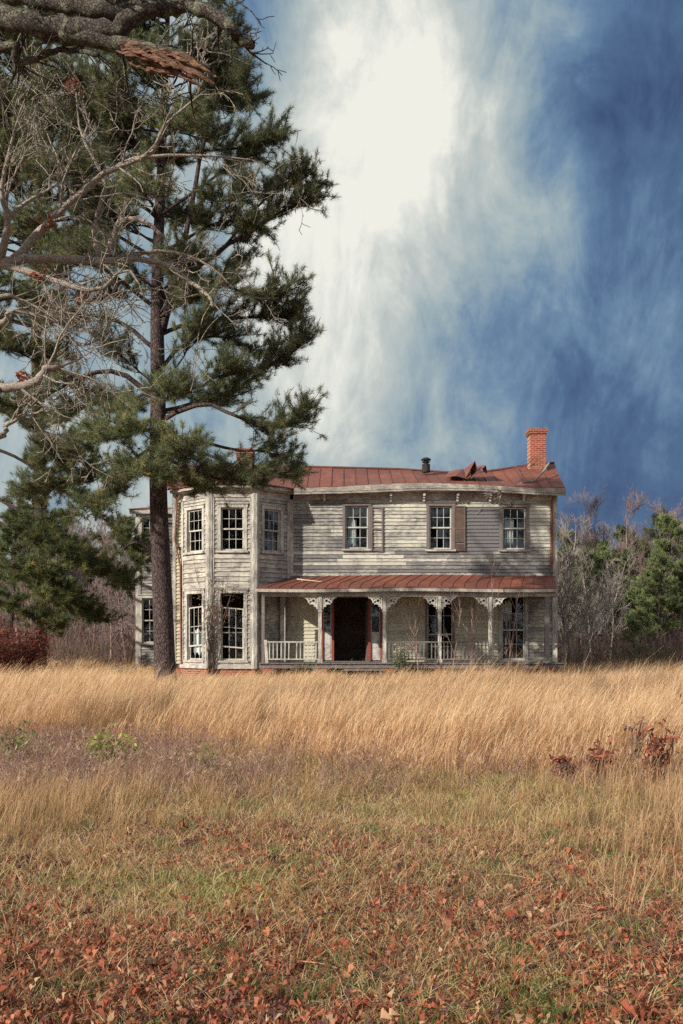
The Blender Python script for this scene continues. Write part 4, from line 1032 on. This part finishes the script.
for px, y, vi, s in ((577, 55, 1, .70), (598, 57, 2, .86), (655, 51, 1, .62), (634, 49, 2, .36), (622, 56, 3, .55), (690, 52, 3, .6), (590, 70, 1, .9), (612, 66, 2, 1.0), (575, 76, 3, .75), (655, 72, 3, .8), (702, 66, 1, 1), (561, 68, 1, .95), (603, 60, 2, .85), (628, 64, 0, .8), (648, 62, 2, .9), (585, 58, 2, .75), (665, 68, 3, .85), (570, 62, 2, .9), (632, 78, 1, 1.0), (685, 74, 0, .9), (30, 66, 3, 1.0), (70, 74, 0, 1.0), (8, 60, 1, 1.0), (100, 70, 1, .95), (52, 58, 2, .9), (120, 80, 3, .95), (-30, 62, 0, 1), (85, 58, 2, .5), (300, 74, 1, .8), (420, 76, 1, .8), (750, 66, 3, 1)):
    place_pine(vi, zx(px, y), y, s, GP, 'young pines of the far wood')

# ------------------------------------------------------------------ grasses
def blades(x, y, h, w, lean, leandir, col0, col1, seg=3, curl=1.6, droop=.0, zoff=0.0):
    N = len(x); s = np.linspace(0, 1, seg+1)[None, :]
    yaw = rng.uniform(0, np.pi, N); sx, sy = np.cos(yaw), np.sin(yaw)
    bx = np.cos(leandir)[:, None]*(lean*h)[:, None]*s**curl; by = np.sin(leandir)[:, None]*(lean*h)[:, None]*s**curl
    bz = h[:, None]*(s-droop*s**3)*np.sqrt(np.clip(1-(lean[:, None]*s*.6)**2, .15, 1))
    cx = x[:, None]+bx; cy = y[:, None]+by; cz = gz(x, y)[:, None]+bz+zoff
    wd = w[:, None]*(1-.75*s)*.5
    Lf = np.stack([cx-sx[:, None]*wd, cy-sy[:, None]*wd, cz], -1); Rt = np.stack([cx+sx[:, None]*wd, cy+sy[:, None]*wd, cz], -1)
    V = np.stack([Lf, Rt], 2).reshape(-1, 3)     # N*(seg+1)*2
    base = (np.arange(N)*(seg+1)*2)[:, None, None]; k = (np.arange(seg)*2)[None, :, None]
    Fc = (base+k+np.array([0, 1, 3, 2])[None, None, :]).reshape(-1, 4)
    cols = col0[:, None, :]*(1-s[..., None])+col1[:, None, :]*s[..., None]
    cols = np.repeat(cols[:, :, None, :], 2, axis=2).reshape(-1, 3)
    return V, Fc, cols
def join(parts):
    V, Fc, Cc_ = [], [], []; b = 0
    for v, f, c in parts: V.append(v); Fc.append(f+b); Cc_.append(c); b += len(v)
    return np.concatenate(V), np.concatenate(Fc), np.concatenate(Cc_)
def jit(n, c, v=.2, hue=.06):
    c = np.asarray(c, float); return np.clip(c[None]*rng.uniform(1-v, 1+v, (n, 1))*rng.uniform(1-hue, 1+hue, (n, 3)), 0, 1)
def pick(n, pal, wts=None, v=.22):
    pal = np.asarray(pal); k = rng.choice(len(pal), n, p=wts); return np.clip(pal[k]*rng.uniform(1-v, 1+v, (n, 1)), 0, 1)
def vnoise(x, y, sc, seed=0):
    xs_, ys_ = x*sc+seed*17.3, y*sc+seed*9.1
    return (np.sin(xs_*1.3+1.7*np.sin(ys_*.9))+np.sin(ys_*1.7+1.3*np.sin(xs_*1.1+2))+np.sin((xs_+ys_)*.8+seed))/3
def inhouse(x, y):
    return ((x > -6.4) & (x < 8.0) & (y > 34.9) & (y < 43)) | ((x > -9) & (x < -2) & (y > 42) & (y < 48.5))
def edge(x, y):   # front edge of the tall grass as a distance
    px = CX+F*x/np.maximum(y, 1)
    return np.interp(px, [-200, 0, 120, 250, 350, 450, 560, 640, 683, 900], [15.3, 15.1, 14.8, 13.1, 12.2, 11.3, 11.1, 11.0, 10.8, 10.8])+.55*vnoise(x, y*0, 1.3, 3)
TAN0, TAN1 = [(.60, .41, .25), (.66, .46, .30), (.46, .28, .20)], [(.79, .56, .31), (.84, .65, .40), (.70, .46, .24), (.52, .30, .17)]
def tall_grass():
    parts = []; N = 8600
    y = rng.uniform(11, 44, N)**1.0; y = 10.4+33.6*rng.random(N)**1.5; x = rng.uniform(-1, 1, N)*(y*.40+2.0)
    pxs = CX+F*x/y
    keep = (y > edge(x, y)) & ~inhouse(x, y) & ~((y > 33.7) & (x > -.1) & (x < 1.7) & (y < 36)); x, y = x[keep], y[keep]; N = len(x)
    H = np.interp(y, [10.5, 13, 16, 20, 24, 30, 34, 44], [.66, .80, .90, .90, .78, .52, .40, .62])*(1+.10*vnoise(x, y, .9, 1)+.06*vnoise(x, y, 2.6, 2))*rng.uniform(.74, 1.16, N)
    H *= np.clip((y-edge(x, y))/1.6+.45, .4, 1)
    pxs = CX+F*x/y
    H *= 1-.16*np.exp(-((pxs-232)/60)**2)-.07*np.exp(-((pxs-365)/30)**2)
    H *= 1+.05*np.sin(pxs*.031)+.06*np.sin(pxs*.083+y*2)+.05*np.sin(pxs*.21-y*3)
    far = np.clip((y-17)/12, 0, 1)
    for lay, (n, ln, wf) in enumerate([(23, .26, 1.0), (9, .6, .9)]):
        xx = np.repeat(x, n)+rng.normal(0, .05, N*n); yy = np.repeat(y, n)+rng.normal(0, .05, N*n)
        hh = np.repeat(H, n)*rng.uniform(.42, 1.12, N*n)*(1 if lay == 0 else .6); ff = np.repeat(far, n)
        ld = rng.normal(0.15, .75, N*n); le = np.abs(rng.normal(ln, .22, N*n))
        tone = np.repeat(1+.16*vnoise(x, y, .5, 5)+rng.normal(0, .07, N), n)[:, None]
        red = np.repeat(np.clip((y-38)/4, 0, 1), n)[:, None]
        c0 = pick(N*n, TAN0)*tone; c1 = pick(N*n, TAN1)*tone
        c1 = c1*(1-red*.55)+np.array([.42, .16, .07])*red*.55
        w_ = (.0048+.0055*ff)*wf*rng.uniform(.7, 1.3, N*n)
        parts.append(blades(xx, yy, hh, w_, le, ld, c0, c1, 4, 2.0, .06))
    # tall arching stalks that stand clear of the mass
    k3 = rng.random(N) < .5; x3, y3, H3 = x[k3], y[k3], H[k3]; n3 = 5; m3 = len(x3)*n3; f3 = np.repeat(np.clip((y3-17)/12, 0, 1), n3)
    c1 = pick(m3, [(.80, .60, .36), (.72, .50, .27), (.60, .30, .16), (.78, .62, .42)]); 
    parts.append(blades(np.repeat(x3, n3)+rng.normal(0, .08, m3), np.repeat(y3, n3)+rng.normal(0, .08, m3), np.repeat(H3, n3)*rng.uniform(.85, 1.40, m3), (.0075+.007*f3)*rng.uniform(.6, 1.3, m3), np.abs(rng.normal(.38, .16, m3)), rng.normal(.1, .55, m3), c1*.75, c1, 5, 2.4, .10))
    # feathery seed sprays near the tips
    n = 7; xx = np.repeat(x, n)+rng.normal(0, .1, N*n); yy = np.repeat(y, n)+rng.normal(0, .1, N*n)
    parts.append(blades(xx, yy, np.repeat(H, n)*rng.uniform(.25, .42, N*n), (.011+.008*np.repeat(far, n)), rng.uniform(.3, .75, N*n), rng.normal(.1, .6, N*n), jit(N*n, (.60, .42, .26), .25), jit(N*n, (.82, .65, .44), .12), 3, 1.4, .12, zoff=np.repeat(H, n)[:, None]*rng.uniform(.42, .66, (N*n, 1))))
    k5 = rng.random(N) < .16; x5, y5, H5 = x[k5], y[k5], H[k5]; m5 = len(x5)*9; c5 = pick(m5, [(.30, .15, .11), (.38, .20, .14), (.24, .13, .12)])
    parts.append(blades(np.repeat(x5, 9)+rng.normal(0, .06, m5), np.repeat(y5, 9)+rng.normal(0, .06, m5), np.repeat(H5, 9)*rng.uniform(.5, 1.05, m5), rng.uniform(.005, .011, m5), np.abs(rng.normal(.25, .2, m5)), rng.uniform(0, 6.28, m5), c5*.8, c5, 4, 1.6, .05))
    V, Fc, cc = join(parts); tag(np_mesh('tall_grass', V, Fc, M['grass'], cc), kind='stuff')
tall_grass()

def short_grass():
    parts = []
    # mixed short turf, density falling with distance
    N = 230000; y = 3.6+14.5*rng.random(N)**1.55; x = rng.uniform(-1, 1, N)*(y*.38+1.2)
    keep = (y < edge(x, y)+1.2) & (rng.random(N) > .45*np.clip((5.6-y)/1.6, 0, 1)); x, y = x[keep], y[keep]; N = len(x)
    g = vnoise(x, y, 1.1, 7)+.5*vnoise(x, y, 3.1, 8); near = np.clip((6.6-y)/2.2, 0, 1)
    green = (rng.random(N) < np.clip(.18+.60*g+.05*(x > 0)-.05*near, .02, .85))
    h = np.where(green, rng.uniform(.03, .09, N), rng.uniform(.035, .15, N))*(1+.25*g)*(1-.25*near)
    pal_dry = [(.74, .56, .31), (.80, .67, .40), (.60, .40, .22), (.46, .27, .15), (.90, .80, .54), (.32, .20, .18)]
    c1 = pick(N, pal_dry, [.26, .22, .2, .14, .08, .10]); gcol = pick(N, [(.44, .54, .15), (.30, .44, .12), (.66, .66, .24), (.17, .30, .10)], [.3, .2, .38, .12])
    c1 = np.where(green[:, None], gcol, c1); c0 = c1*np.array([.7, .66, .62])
    w_ = (.0028+.00036*y)*rng.uniform(.7, 1.5, N)
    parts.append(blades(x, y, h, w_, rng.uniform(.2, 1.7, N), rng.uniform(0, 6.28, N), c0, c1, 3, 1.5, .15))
    # taller dry tufts
    T = 1500; y = 4.2+11*rng.random(T)**.9; x = rng.uniform(-1, 1, T)*(y*.38+1); k2 = (y < edge(x, y)+.5) & (rng.random(T) < np.clip(.12+.11*(y-4)+.3*vnoise(x, y, .8, 9), .05, 1)); x, y = x[k2], y[k2]; T = len(x)
    n = 15; xx = np.repeat(x, n)+rng.normal(0, .05, T*n); yy = np.repeat(y, n)+rng.normal(0, .05, T*n)
    hh = np.repeat(rng.uniform(.12, .30, T)*np.interp(y, [4, 8, 14], [.6, .9, 1.35]), n)*rng.uniform(.5, 1.1, T*n)
    c1 = pick(T*n, [(.55, .38, .18), (.62, .46, .24), (.45, .27, .12)]); parts.append(blades(xx, yy, hh, .003+.0003*yy, np.abs(rng.normal(.4, .25, T*n)), rng.uniform(-1.2, 1.6, T*n), c1*.55, c1, 3, 1.8, .08))
    # denser knee-high tan clumps at either side
    for px, Yc, sx_, sy_, m_, hm in ((25, 8.6, .6, .8, 60, .32), (655, 7.2, .45, 1.0, 34, .38), (95, 9.4, .7, .6, 34, .28), (-40, 8.6, .5, .9, 50, .42), (740, 7.6, .4, 1.0, 60, .5), (600, 9.8, 1.2, .8, 40, .33), (690, 9.6, .5, .9, 40, .5)):
        cx, cy = rng.normal(zx(px, Yc), sx_, m_), rng.normal(Yc, sy_, m_); n = 20
        xx = np.repeat(cx, n)+rng.normal(0, .05, m_*n); yy = np.repeat(cy, n)+rng.normal(0, .05, m_*n); hh = hm*rng.uniform(.5, 1.15, m_*n)
        c1 = pick(m_*n, [(.72, .52, .31), (.66, .45, .25), (.50, .31, .18)]); parts.append(blades(xx, yy, hh, .0032+.0003*yy, np.abs(rng.normal(.25, .15, m_*n)), rng.normal(.2, .9, m_*n), c1*.55, c1, 4, 1.9, .05))
    m = 6500; y4 = 4.2+10*rng.random(m)**1.1; x4 = rng.uniform(-1, 1, m)*(y4*.38+1); k4 = y4 < edge(x4, y4); x4, y4 = x4[k4], y4[k4]; m = len(x4)
    c1 = pick(m, [(.78, .64, .40), (.60, .42, .24), (.70, .56, .34)]); parts.append(blades(x4, y4, rng.uniform(.07, .22, m), .0032+.0003*y4, rng.uniform(.7, 1.6, m), rng.uniform(0, 6.28, m), c1*.85, c1, 4, 1.3, .25))
    m = 10000; y4 = 4.4+10*rng.random(m); x4 = rng.uniform(-1, 1, m)*(y4*.38+1); k4 = (y4 < edge(x4, y4)) & (vnoise(x4, y4, 1.6, 21)+rng.normal(0, .35, len(x4)) > .1); x4, y4 = x4[k4], y4[k4]; m = len(x4)
    c1 = pick(m, [(.16, .10, .105), (.24, .14, .11), (.13, .09, .07)]); parts.append(blades(x4, y4, rng.uniform(.04, .16, m), .005+.0006*y4, rng.uniform(.2, 1.3, m), rng.uniform(0, 6.28, m), c1, c1, 3, 1.3, .1))
    # bright green winter grass patches in the near ground
    for i in range(110):
        Yc = rnd(3.9, 9.5); xc = rnd(-1, 1)*(Yc*.36+.4); n = 130; r = rnd(.05, .16)
        c1 = pick(n, [(.13, .22, .06), (.20, .30, .08), (.09, .17, .06)]); xx = rng.normal(xc, r, n); yy = rng.normal(Yc, r, n)
        parts.append(blades(xx, yy, rng.uniform(.04, .13, n), np.full(n, .004), rng.uniform(.1, .9, n), rng.uniform(0, 6.28, n), c1*.6, c1, 3, 1.6, .1))
    V, Fc, cc = join(parts); tag(np_mesh('short_grass', V, Fc, M['grass'], cc), kind='stuff')
short_grass()

def dead_weeds():
    parts = []; N = 2600; px = rng.uniform(-80, 760, N); Yc = rng.uniform(9.3, 16.0, N); x = (px-CX)*Yc/F
    wgt = np.interp(px, [-80, 0, 180, 330, 560, 760], [.9, .95, .75, .3, .35, .5])*np.interp(Yc, [9.3, 11, 15.5, 16], [.25, 1, 1, .4])
    k2 = (rng.random(N) < wgt) & (Yc < edge(x, Yc)+.6); x, y = x[k2], Yc[k2]; T = len(x); n = 11
    xx = np.repeat(x, n)+rng.normal(0, .07, T*n); yy = np.repeat(y, n)+rng.normal(0, .07, T*n)
    pal = [(.36, .24, .22), (.48, .34, .28), (.28, .17, .16), (.56, .43, .31), (.30, .14, .11)]
    c1 = pick(T*n, pal); hh = np.repeat(rng.uniform(.18, .42, T), n)*rng.uniform(.4, 1.1, T*n)
    parts.append(blades(xx, yy, hh, rng.uniform(.004, .009, T*n), np.abs(rng.normal(.45, .3, T*n)), rng.uniform(0, 6.28, T*n), c1*.7, c1, 3, 1.2, .0))
    m = 14; bx = np.repeat(x, m)+rng.normal(0, .11, T*m); by = np.repeat(y, m)+rng.normal(0, .11, T*m)
    c1 = pick(T*m, pal); parts.append(blades(bx, by, rng.uniform(.02, .07, T*m), rng.uniform(.008, .02, T*m), rng.uniform(.5, 2, T*m), rng.uniform(0, 6.28, T*m), c1, c1, 2, 1, 0, zoff=rng.uniform(.03, .34, (T*m, 1))))
    V, Fc, cc = join(parts); tag(np_mesh('weeds', V, Fc, M['grass'], cc), kind='stuff')
dead_weeds()

def fallen_leaves():
    half = [(0, .004), (.12, .012), (.22, .085), (.30, .10), (.34, .035), (.42, .03), (.52, .16), (.62, .17), (.63, .05), (.72, .05), (.82, .13), (.88, .10), (.93, .03), (1, .0)]
    hu = np.array([p[0] for p in half]); hv = np.array([p[1] for p in half]); K = len(half)
    N1, N2 = 40000, 22000
    y = np.concatenate([3.6+5.0*rng.random(N1)**1.75, 4.6+11*rng.random(N2)**.95]); N = len(y); x = rng.uniform(-1, 1, N)*(y*.37+.8)
    thin = np.clip(1-np.clip((y-5.2)/3.2, 0, 1)*.6+.75*vnoise(x, y, 1.5, 11)+.1, .07, 1); k2 = rng.random(N) < thin; x, y = x[k2], y[k2]; N = len(x)
    L = np.where(np.arange(len(k2))[k2] < N1, rng.uniform(.2, 1, N)**1.4*.12+.03, rng.uniform(.03, .075, N)*(1+.03*(y-5))); yaw = rng.uniform(0, 6.28, N); pit = rng.normal(0, .5, N); rol = rng.normal(0, .6, N); curl = rng.normal(.0, 1.25, N); bend = rng.normal(0, .9, N)
    U_ = np.concatenate([hu, hu])[None]*np.ones((N, 1)); V_ = np.concatenate([hv, -hv])[None]*np.ones((N, 1))*rng.uniform(.38, .95, (N, 1))
    Zl = curl[:, None]*np.abs(V_)*1.2+bend[:, None]*(U_-.5)**2*.8
    P = np.stack([(U_-.5)*L[:, None], V_*L[:, None], Zl*L[:, None]], -1)
    cp, sp = np.cos(pit), np.sin(pit); cr, sr = np.cos(rol), np.sin(rol); cy, sy = np.cos(yaw), np.sin(yaw)
    X1 = P[..., 0]; Y1 = P[..., 1]*cr[:, None]-P[..., 2]*sr[:, None]; Z1 = P[..., 1]*sr[:, None]+P[..., 2]*cr[:, None]
    X2 = X1*cp[:, None]+Z1*sp[:, None]; Z2 = -X1*sp[:, None]+Z1*cp[:, None]
    X3 = X2*cy[:, None]-Y1*sy[:, None]; Y3 = X2*sy[:, None]+Y1*cy[:, None]
    zb = gz(x, y)+rng.uniform(.008, .05, N); V = np.stack([X3+x[:, None], Y3+y[:, None], np.maximum(Z2+zb[:, None], gz(x, y)[:, None]+.004)], -1).reshape(-1, 3)
    i = np.arange(K-1); f = np.stack([i, i+1, i+1+K, i+K], -1); Fc = (f[None]+(np.arange(N)*2*K)[:, None, None]).reshape(-1, 4)
    far = np.clip((y-6)/4, 0, 1)[:, None]
    c = pick(N, [(.32, .095, .055), (.40, .165, .095), (.20, .07, .045), (.44, .28, .17), (.12, .05, .04), (.12, .065, .07)], [.32, .20, .22, .10, .1, .06], .3)
    c2 = pick(N, [(.26, .11, .10), (.38, .19, .13), (.48, .28, .17), (.19, .09, .10)]); pickf = rng.random((N, 1)) < far*.7; c = np.where(pickf, c2, c)
    cc = np.repeat(c, 2*K, 0)
    tag(np_mesh('fallen_leaves', V, Fc, M['leaves'], cc), kind='stuff')
fallen_leaves()

# undergrowth at the wood's foot
def brush():
    N = 26000; y = rng.uniform(46, 62, N); x = rng.uniform(-1, 1, N)*(y*.42+3); k2 = ~inhouse(x, y); x, y = x[k2], y[k2]; N = len(x)
    h = rng.uniform(.5, 2.6, N)*(1+.35*vnoise(x, y, .35, 2)); right_ = (x > 9)
    pal = [(.26, .18, .165), (.20, .13, .125), (.34, .26, .23), (.28, .15, .12), (.15, .12, .11)]
    c1 = pick(N, pal); a = blades(x, y, h, rng.uniform(.012, .03, N), np.abs(rng.normal(.35, .3, N)), rng.uniform(0, 6.28, N), c1*.8, c1, 4, 1.5, .1)
    N2 = 16000; y = rng.uniform(46, 58, N2); x = rng.uniform(-1, 1, N2)*(y*.42+3); keep = (vnoise(x, y, .3, 6) > -.05) & ~inhouse(x, y); x, y = x[keep], y[keep]; N2 = len(x)
    c1 = pick(N2, [(.12, .16, .06), (.09, .12, .06), (.18, .20, .08)]); b = blades(x, y, rng.uniform(.08, .3, N2), rng.uniform(.05, .12, N2), rng.uniform(.4, 1.5, N2), rng.uniform(0, 6.28, N2), c1*.8, c1, 3, 1.3, .2, zoff=rng.uniform(0, 1.1, (N2, 1)))
    V, Fc, cc = join([a, (b[0], b[1], b[2])]) ; tag(np_mesh('undergrowth', V, Fc, M['grass'], cc), kind='stuff')
brush()
def far_wood():
    N = 40000; y = rng.uniform(84, 110, N); x = rng.uniform(-1, 1, N)*(y*.5+6); h = rng.uniform(2.5, 9.5, N)*(1+.18*vnoise(x, y, .12, 4))
    c1 = pick(N, [(.17, .13, .14), (.22, .17, .17), (.12, .10, .10), (.10, .14, .07), (.26, .22, .20)])
    V, Fc, cc = blades(x, y, h, rng.uniform(.03, .09, N), np.abs(rng.normal(.10, .1, N)), rng.uniform(0, 6.28, N), c1, c1, 4, 1.5, .02)
    tag(np_mesh('far_wood', V, Fc, M['grass'], cc), kind='stuff')
far_wood()

# ------------------------------------------------------------------ shrubs, saplings, sticks
random.seed(31)
def shrub(name, px, Y, rad, h, nleaf, leafL, cols, label, stems=14, mat='twig_dark', cat='shrub', group=None, twig=.006, leafsp=.12):
    x = zx(px, Y); root = empty(name, (x, Y, 0)); mb = MB(); tips = []
    for i in range(stems):
        a = rnd(0, 6.28); P = wander((rnd(-.1, .1)*rad, rnd(-.1, .1)*rad, -.03), (math.cos(a)*rad/h*.8, math.sin(a)*rad/h*.8, 1), h*rnd(.6, 1.05), 6, .15, .0); mb.tube(P, lerpr(.014+.004*h, twig, 7), 4, cap=False)
        for _ in range(6):
            q, dd = ptalong(P, rnd(.25, 1)); T = wander(q, dd+rvec()*.9, rnd(.2, .45)*h*.6, 3, .3, .02); mb.tube(T, lerpr(.008, twig*.7, 4), 3, cap=False); tips += [tuple(T[-1]), tuple(T[-2]), tuple(T[1])]
        tips.append(tuple(P[-1]))
    mb.build('stem', M[mat], root)
    if nleaf:
        V, Fc, cc = leafcards(tips, leafL, max(1, nleaf//len(tips)), cols, leafsp); V[:, 2] = np.maximum(V[:, 2], .02); np_mesh('foliage', V, Fc, M['leaves'], cc, root)
    tag(root, label, cat, group); return root
shrub('shrub', 14, 27, .9, 1.75, 7000, .055, [(.16, .05, .04), (.22, .07, .05), (.11, .045, .045)], 'dark maroon leaved shrub at the left edge behind the tall grass', 26)
shrub('shrub', -14, 26, .9, 1.9, 5000, .055, [(.20, .065, .035), (.13, .05, .045)], 'rust leaved bush partly cut off by the left edge of the photo', 22)
shrub('shrub', 400, 34.4, .28, 1.45, 900, .04, [(.07, .12, .04), (.11, .17, .05), (.05, .08, .04)], 'narrow green leafy bush growing against the porch railing', 10)
shrub('shrub', 304, 34.2, .5, .75, 500, .04, [(.14, .20, .06), (.10, .13, .05)], 'low yellow green weeds below the left end of the porch', 10, cat='weeds')
shrub('shrub', 105, 12.3, .28, .30, 900, .045, [(.22, .27, .06), (.30, .33, .08), (.17, .20, .05)], 'bright yellow green low plant among purple dead weeds', 12, cat='plant')
shrub('shrub', 22, 12.2, .16, .36, 400, .04, [(.13, .18, .06), (.19, .23, .07)], 'small dull green plant near the left edge in the dead weeds', 9, cat='plant')
shrub('shrub', 207, 11.6, .10, .24, 160, .04, [(.18, .22, .06)], 'small green sprout at the foot of the tall grass, left of centre', 6, cat='plant')
BR = [(.24, .07, .045), (.32, .12, .07), (.17, .06, .05)]
for px, Y, h, n, lb in ((603, 11.0, .50, 320, 'seedling with curled dark red leaves, left of the taller leafy stalk'), (655, 10.6, .62, 420, 'reddish brown leaved seedling nearest the right edge'), (566, 10.9, .34, 200, 'low seedling with drooping rust leaves, leftmost of the leafy seedlings')):
    shrub('oak_seedling', px, Y, .16, h, n, .05, BR, lb, 6, cat='seedling', group='brown leaved seedlings in the tall grass edge', leafsp=.05)
shrub('dead_stalk', 633, 11.2, .04, .80, 90, .04, [(.16, .08, .075), (.22, .12, .1)], 'tall thin dead stalk with dark seed heads rising through the grass', 3, cat='dead weed', leafsp=.03)
shrub('sapling', 692, 13.5, .18, 1.18, 160, .05, [(.09, .06, .06), (.14, .09, .08)], 'dark leaved sprig leaning in at the right edge above the grass', 6, cat='sapling', leafsp=.04)
shrub('shrub', 62, 30, .7, .9, 500, .05, [(.2, .09, .06), (.3, .16, .1)], 'brown leafy weeds at the foot of the drooping pine', 14, cat='weeds')
shrub('shrub', 122, 33, .8, .8, 900, .05, [(.10, .13, .06), (.2, .12, .08)], 'mixed green and brown weeds left of the pine trunk', 16, cat='weeds')
# bare saplings in front of the porch
for px, h, Y, lb in ((418, 2.5, 34.2, 'leftmost'), (452, 2.7, 34.1, 'second from left'), (470, 2.2, 34.3, 'third from left'), (493, 3.9, 34.2, 'tallest'), (507, 2.6, 34.3, 'rightmost')):
    root = empty('bare_sapling', (zx(px, Y), Y, 0)); mb = MB()
    P = wander((0, 0, -.05), (rnd(-.1, .1), 0, 1), h, 8, .06, .03); mb.tube(P, lerpr(.024, .010, 9), 4, cap=False)
    mb.build('stem', M['red_stem'], root); mb = MB()
    for _ in range(8):
        q, dd = ptalong(P, rnd(.15, .95)); grow(mb, q, (rnd(-.8, .8), rnd(-.4, .4), rnd(1.0, 1.9)), rnd(.5, 1.2), .008, 1, .10, (1, 3), .03, (20, 45), rmin=.007, sides=3)
    mb.build('twigs', M['red_stem'], root)
    tag(root, lb+' thin leafless sapling growing in front of the porch railing', 'sapling', 'leafless saplings along the porch')
# dead vine on the bay
root = empty('dead_vine', (-4.35, 35.6, 0)); mb = MB(); ctr = []
for i in range(16):
    x0 = rnd(-.25, .35); P = wander((x0*.4, rnd(-.02, .08), .1), (x0*.3, .0, 1), rnd(2.4, 4.6), 12, .11, .05)
    P = [Vector((p.x, min(max(p.y, .0), .06)+0.0, p.z)) for p in P]; mb.tube(P, lerpr(.014, .006, 13), 3, cap=False)
    for _ in range(9):
        q, dd = ptalong(P, rnd(.4, 1)); T = wander(q, (rnd(-1, 1), -.3, rnd(-.6, .5)), rnd(.15, .45), 3, .35); mb.tube(T, lerpr(.007, .004, 4), 3, cap=False)
        if q.z > 2: ctr.append(tuple(T[-1]))
mb.build('stem', M['twig_dark'], root)
V, Fc, cc = leafcards(ctr, .04, 5, [(.22, .12, .09), (.3, .17, .12)], .05); np_mesh('foliage', V, Fc, M['leaves'], cc, root)
root.location = (-4.72, 35.6, 0); tag(root, 'tangled dry brown vine climbing between the bay windows', 'vine')
# dead limb lying on the roof by the chimney
def stick(name, pts, r, mat, label, cat='branch', twigs=4, tl=.5, wig=.2):
    base = Vector(pts[0]); root = empty(name, base); P = [Vector(p)-base for p in resample(pts, 14)]; mb = MB(); mb.tube(P, lerpr(r, r*.4, 15), 6); mb.build('stem', M[mat], root, True)
    mb = MB()
    for _ in range(twigs):
        q, dd = ptalong(P, rnd(.2, .95)); grow(mb, q, dd+rvec()*.8, rnd(.4, 1)*tl, r*.4, 1, wig, (1, 3), 0, (20, 60), rmin=r*.15, sides=3)
    if twigs: mb.build('twigs', M[mat], root)
    return tag(root, label, cat)
stick('dead_branch', [at(549, 463, 38.0), at(543, 472, 37.6), at(533, 481, 37.2), at(522, 482.5, 37.2), at(508, 490, 36.75), at(497, 492, 36.4), at(484, 496, 36.3)], .05, 'twig_pale', 'grey dead branch draped over the roof beside the tall chimney', twigs=14, tl=1.0, wig=.3)
stick('dead_branch', [at(514, 466, 39.3), at(519, 468, 38.9), at(526, 465, 38.8), at(531, 461, 38.8)], .02, 'twig_dark', 'short dark dead twig caught left of the tall chimney', twigs=6, tl=.5, wig=.4)
stick('fallen_board', [tuple(Vector(proof(.07, .8, .05))), tuple(Vector(proof(.12, .7, .06))), tuple(Vector(proof(.19, .6, .05)))], .03, 'palestick', 'pale broken strip of wood lying on the left part of the porch roof', 'board', 2, .3)
def gp(px, py, dz=.02):
    Yg = EYE*F/(py-HY); x = (px-CX)*Yg/F; return Vector((x, Yg, float(gz(x, Yg))+dz))
stick('fallen_branch', [gp(528, 948, .03), gp(560, 936, .06), gp(585, 926, .05), gp(606, 918, .05)], .014, 'deadstick', 'reddish fallen branch lying slantwise in the leaves, right of centre', twigs=5, tl=.3)
stick('fallen_branch', [gp(488, 882, .07), gp(508, 881, .075), gp(534, 883, .06)], .008, 'deadstick', 'straight tan stick lying level on the green turf', twigs=1, tl=.15)
stick('fallen_branch', [gp(298, 961, .05), gp(322, 965, .055), gp(346, 968, .03)], .004, 'deadstick', 'thin straw coloured stick in the leaves below centre', twigs=1, tl=.1)
stick('fallen_branch', [gp(300, 944, .05), gp(318, 922, .08), gp(345, 916, .05)], .006, 'twig_dark', 'thin dark curved stick on the turf above the straw coloured stick', twigs=0, tl=.2)
# loose boards and rubble at the porch's right end
for i, (a, b, lb) in enumerate((((519, 664), (548, 660), 'dark broken board propped on rubble at the right end of the porch'), ((524, 668), (552, 667), 'dark lower board lying in rubble at the right end of the porch'))):
    A_, B_ = at(a[0], a[1], 34.6), at(b[0], b[1], 34.7); root = MB(); root.bar(A_, B_, .2, .05); o = root.build('fallen_board', M['stone']); tag(o, lb, 'board')
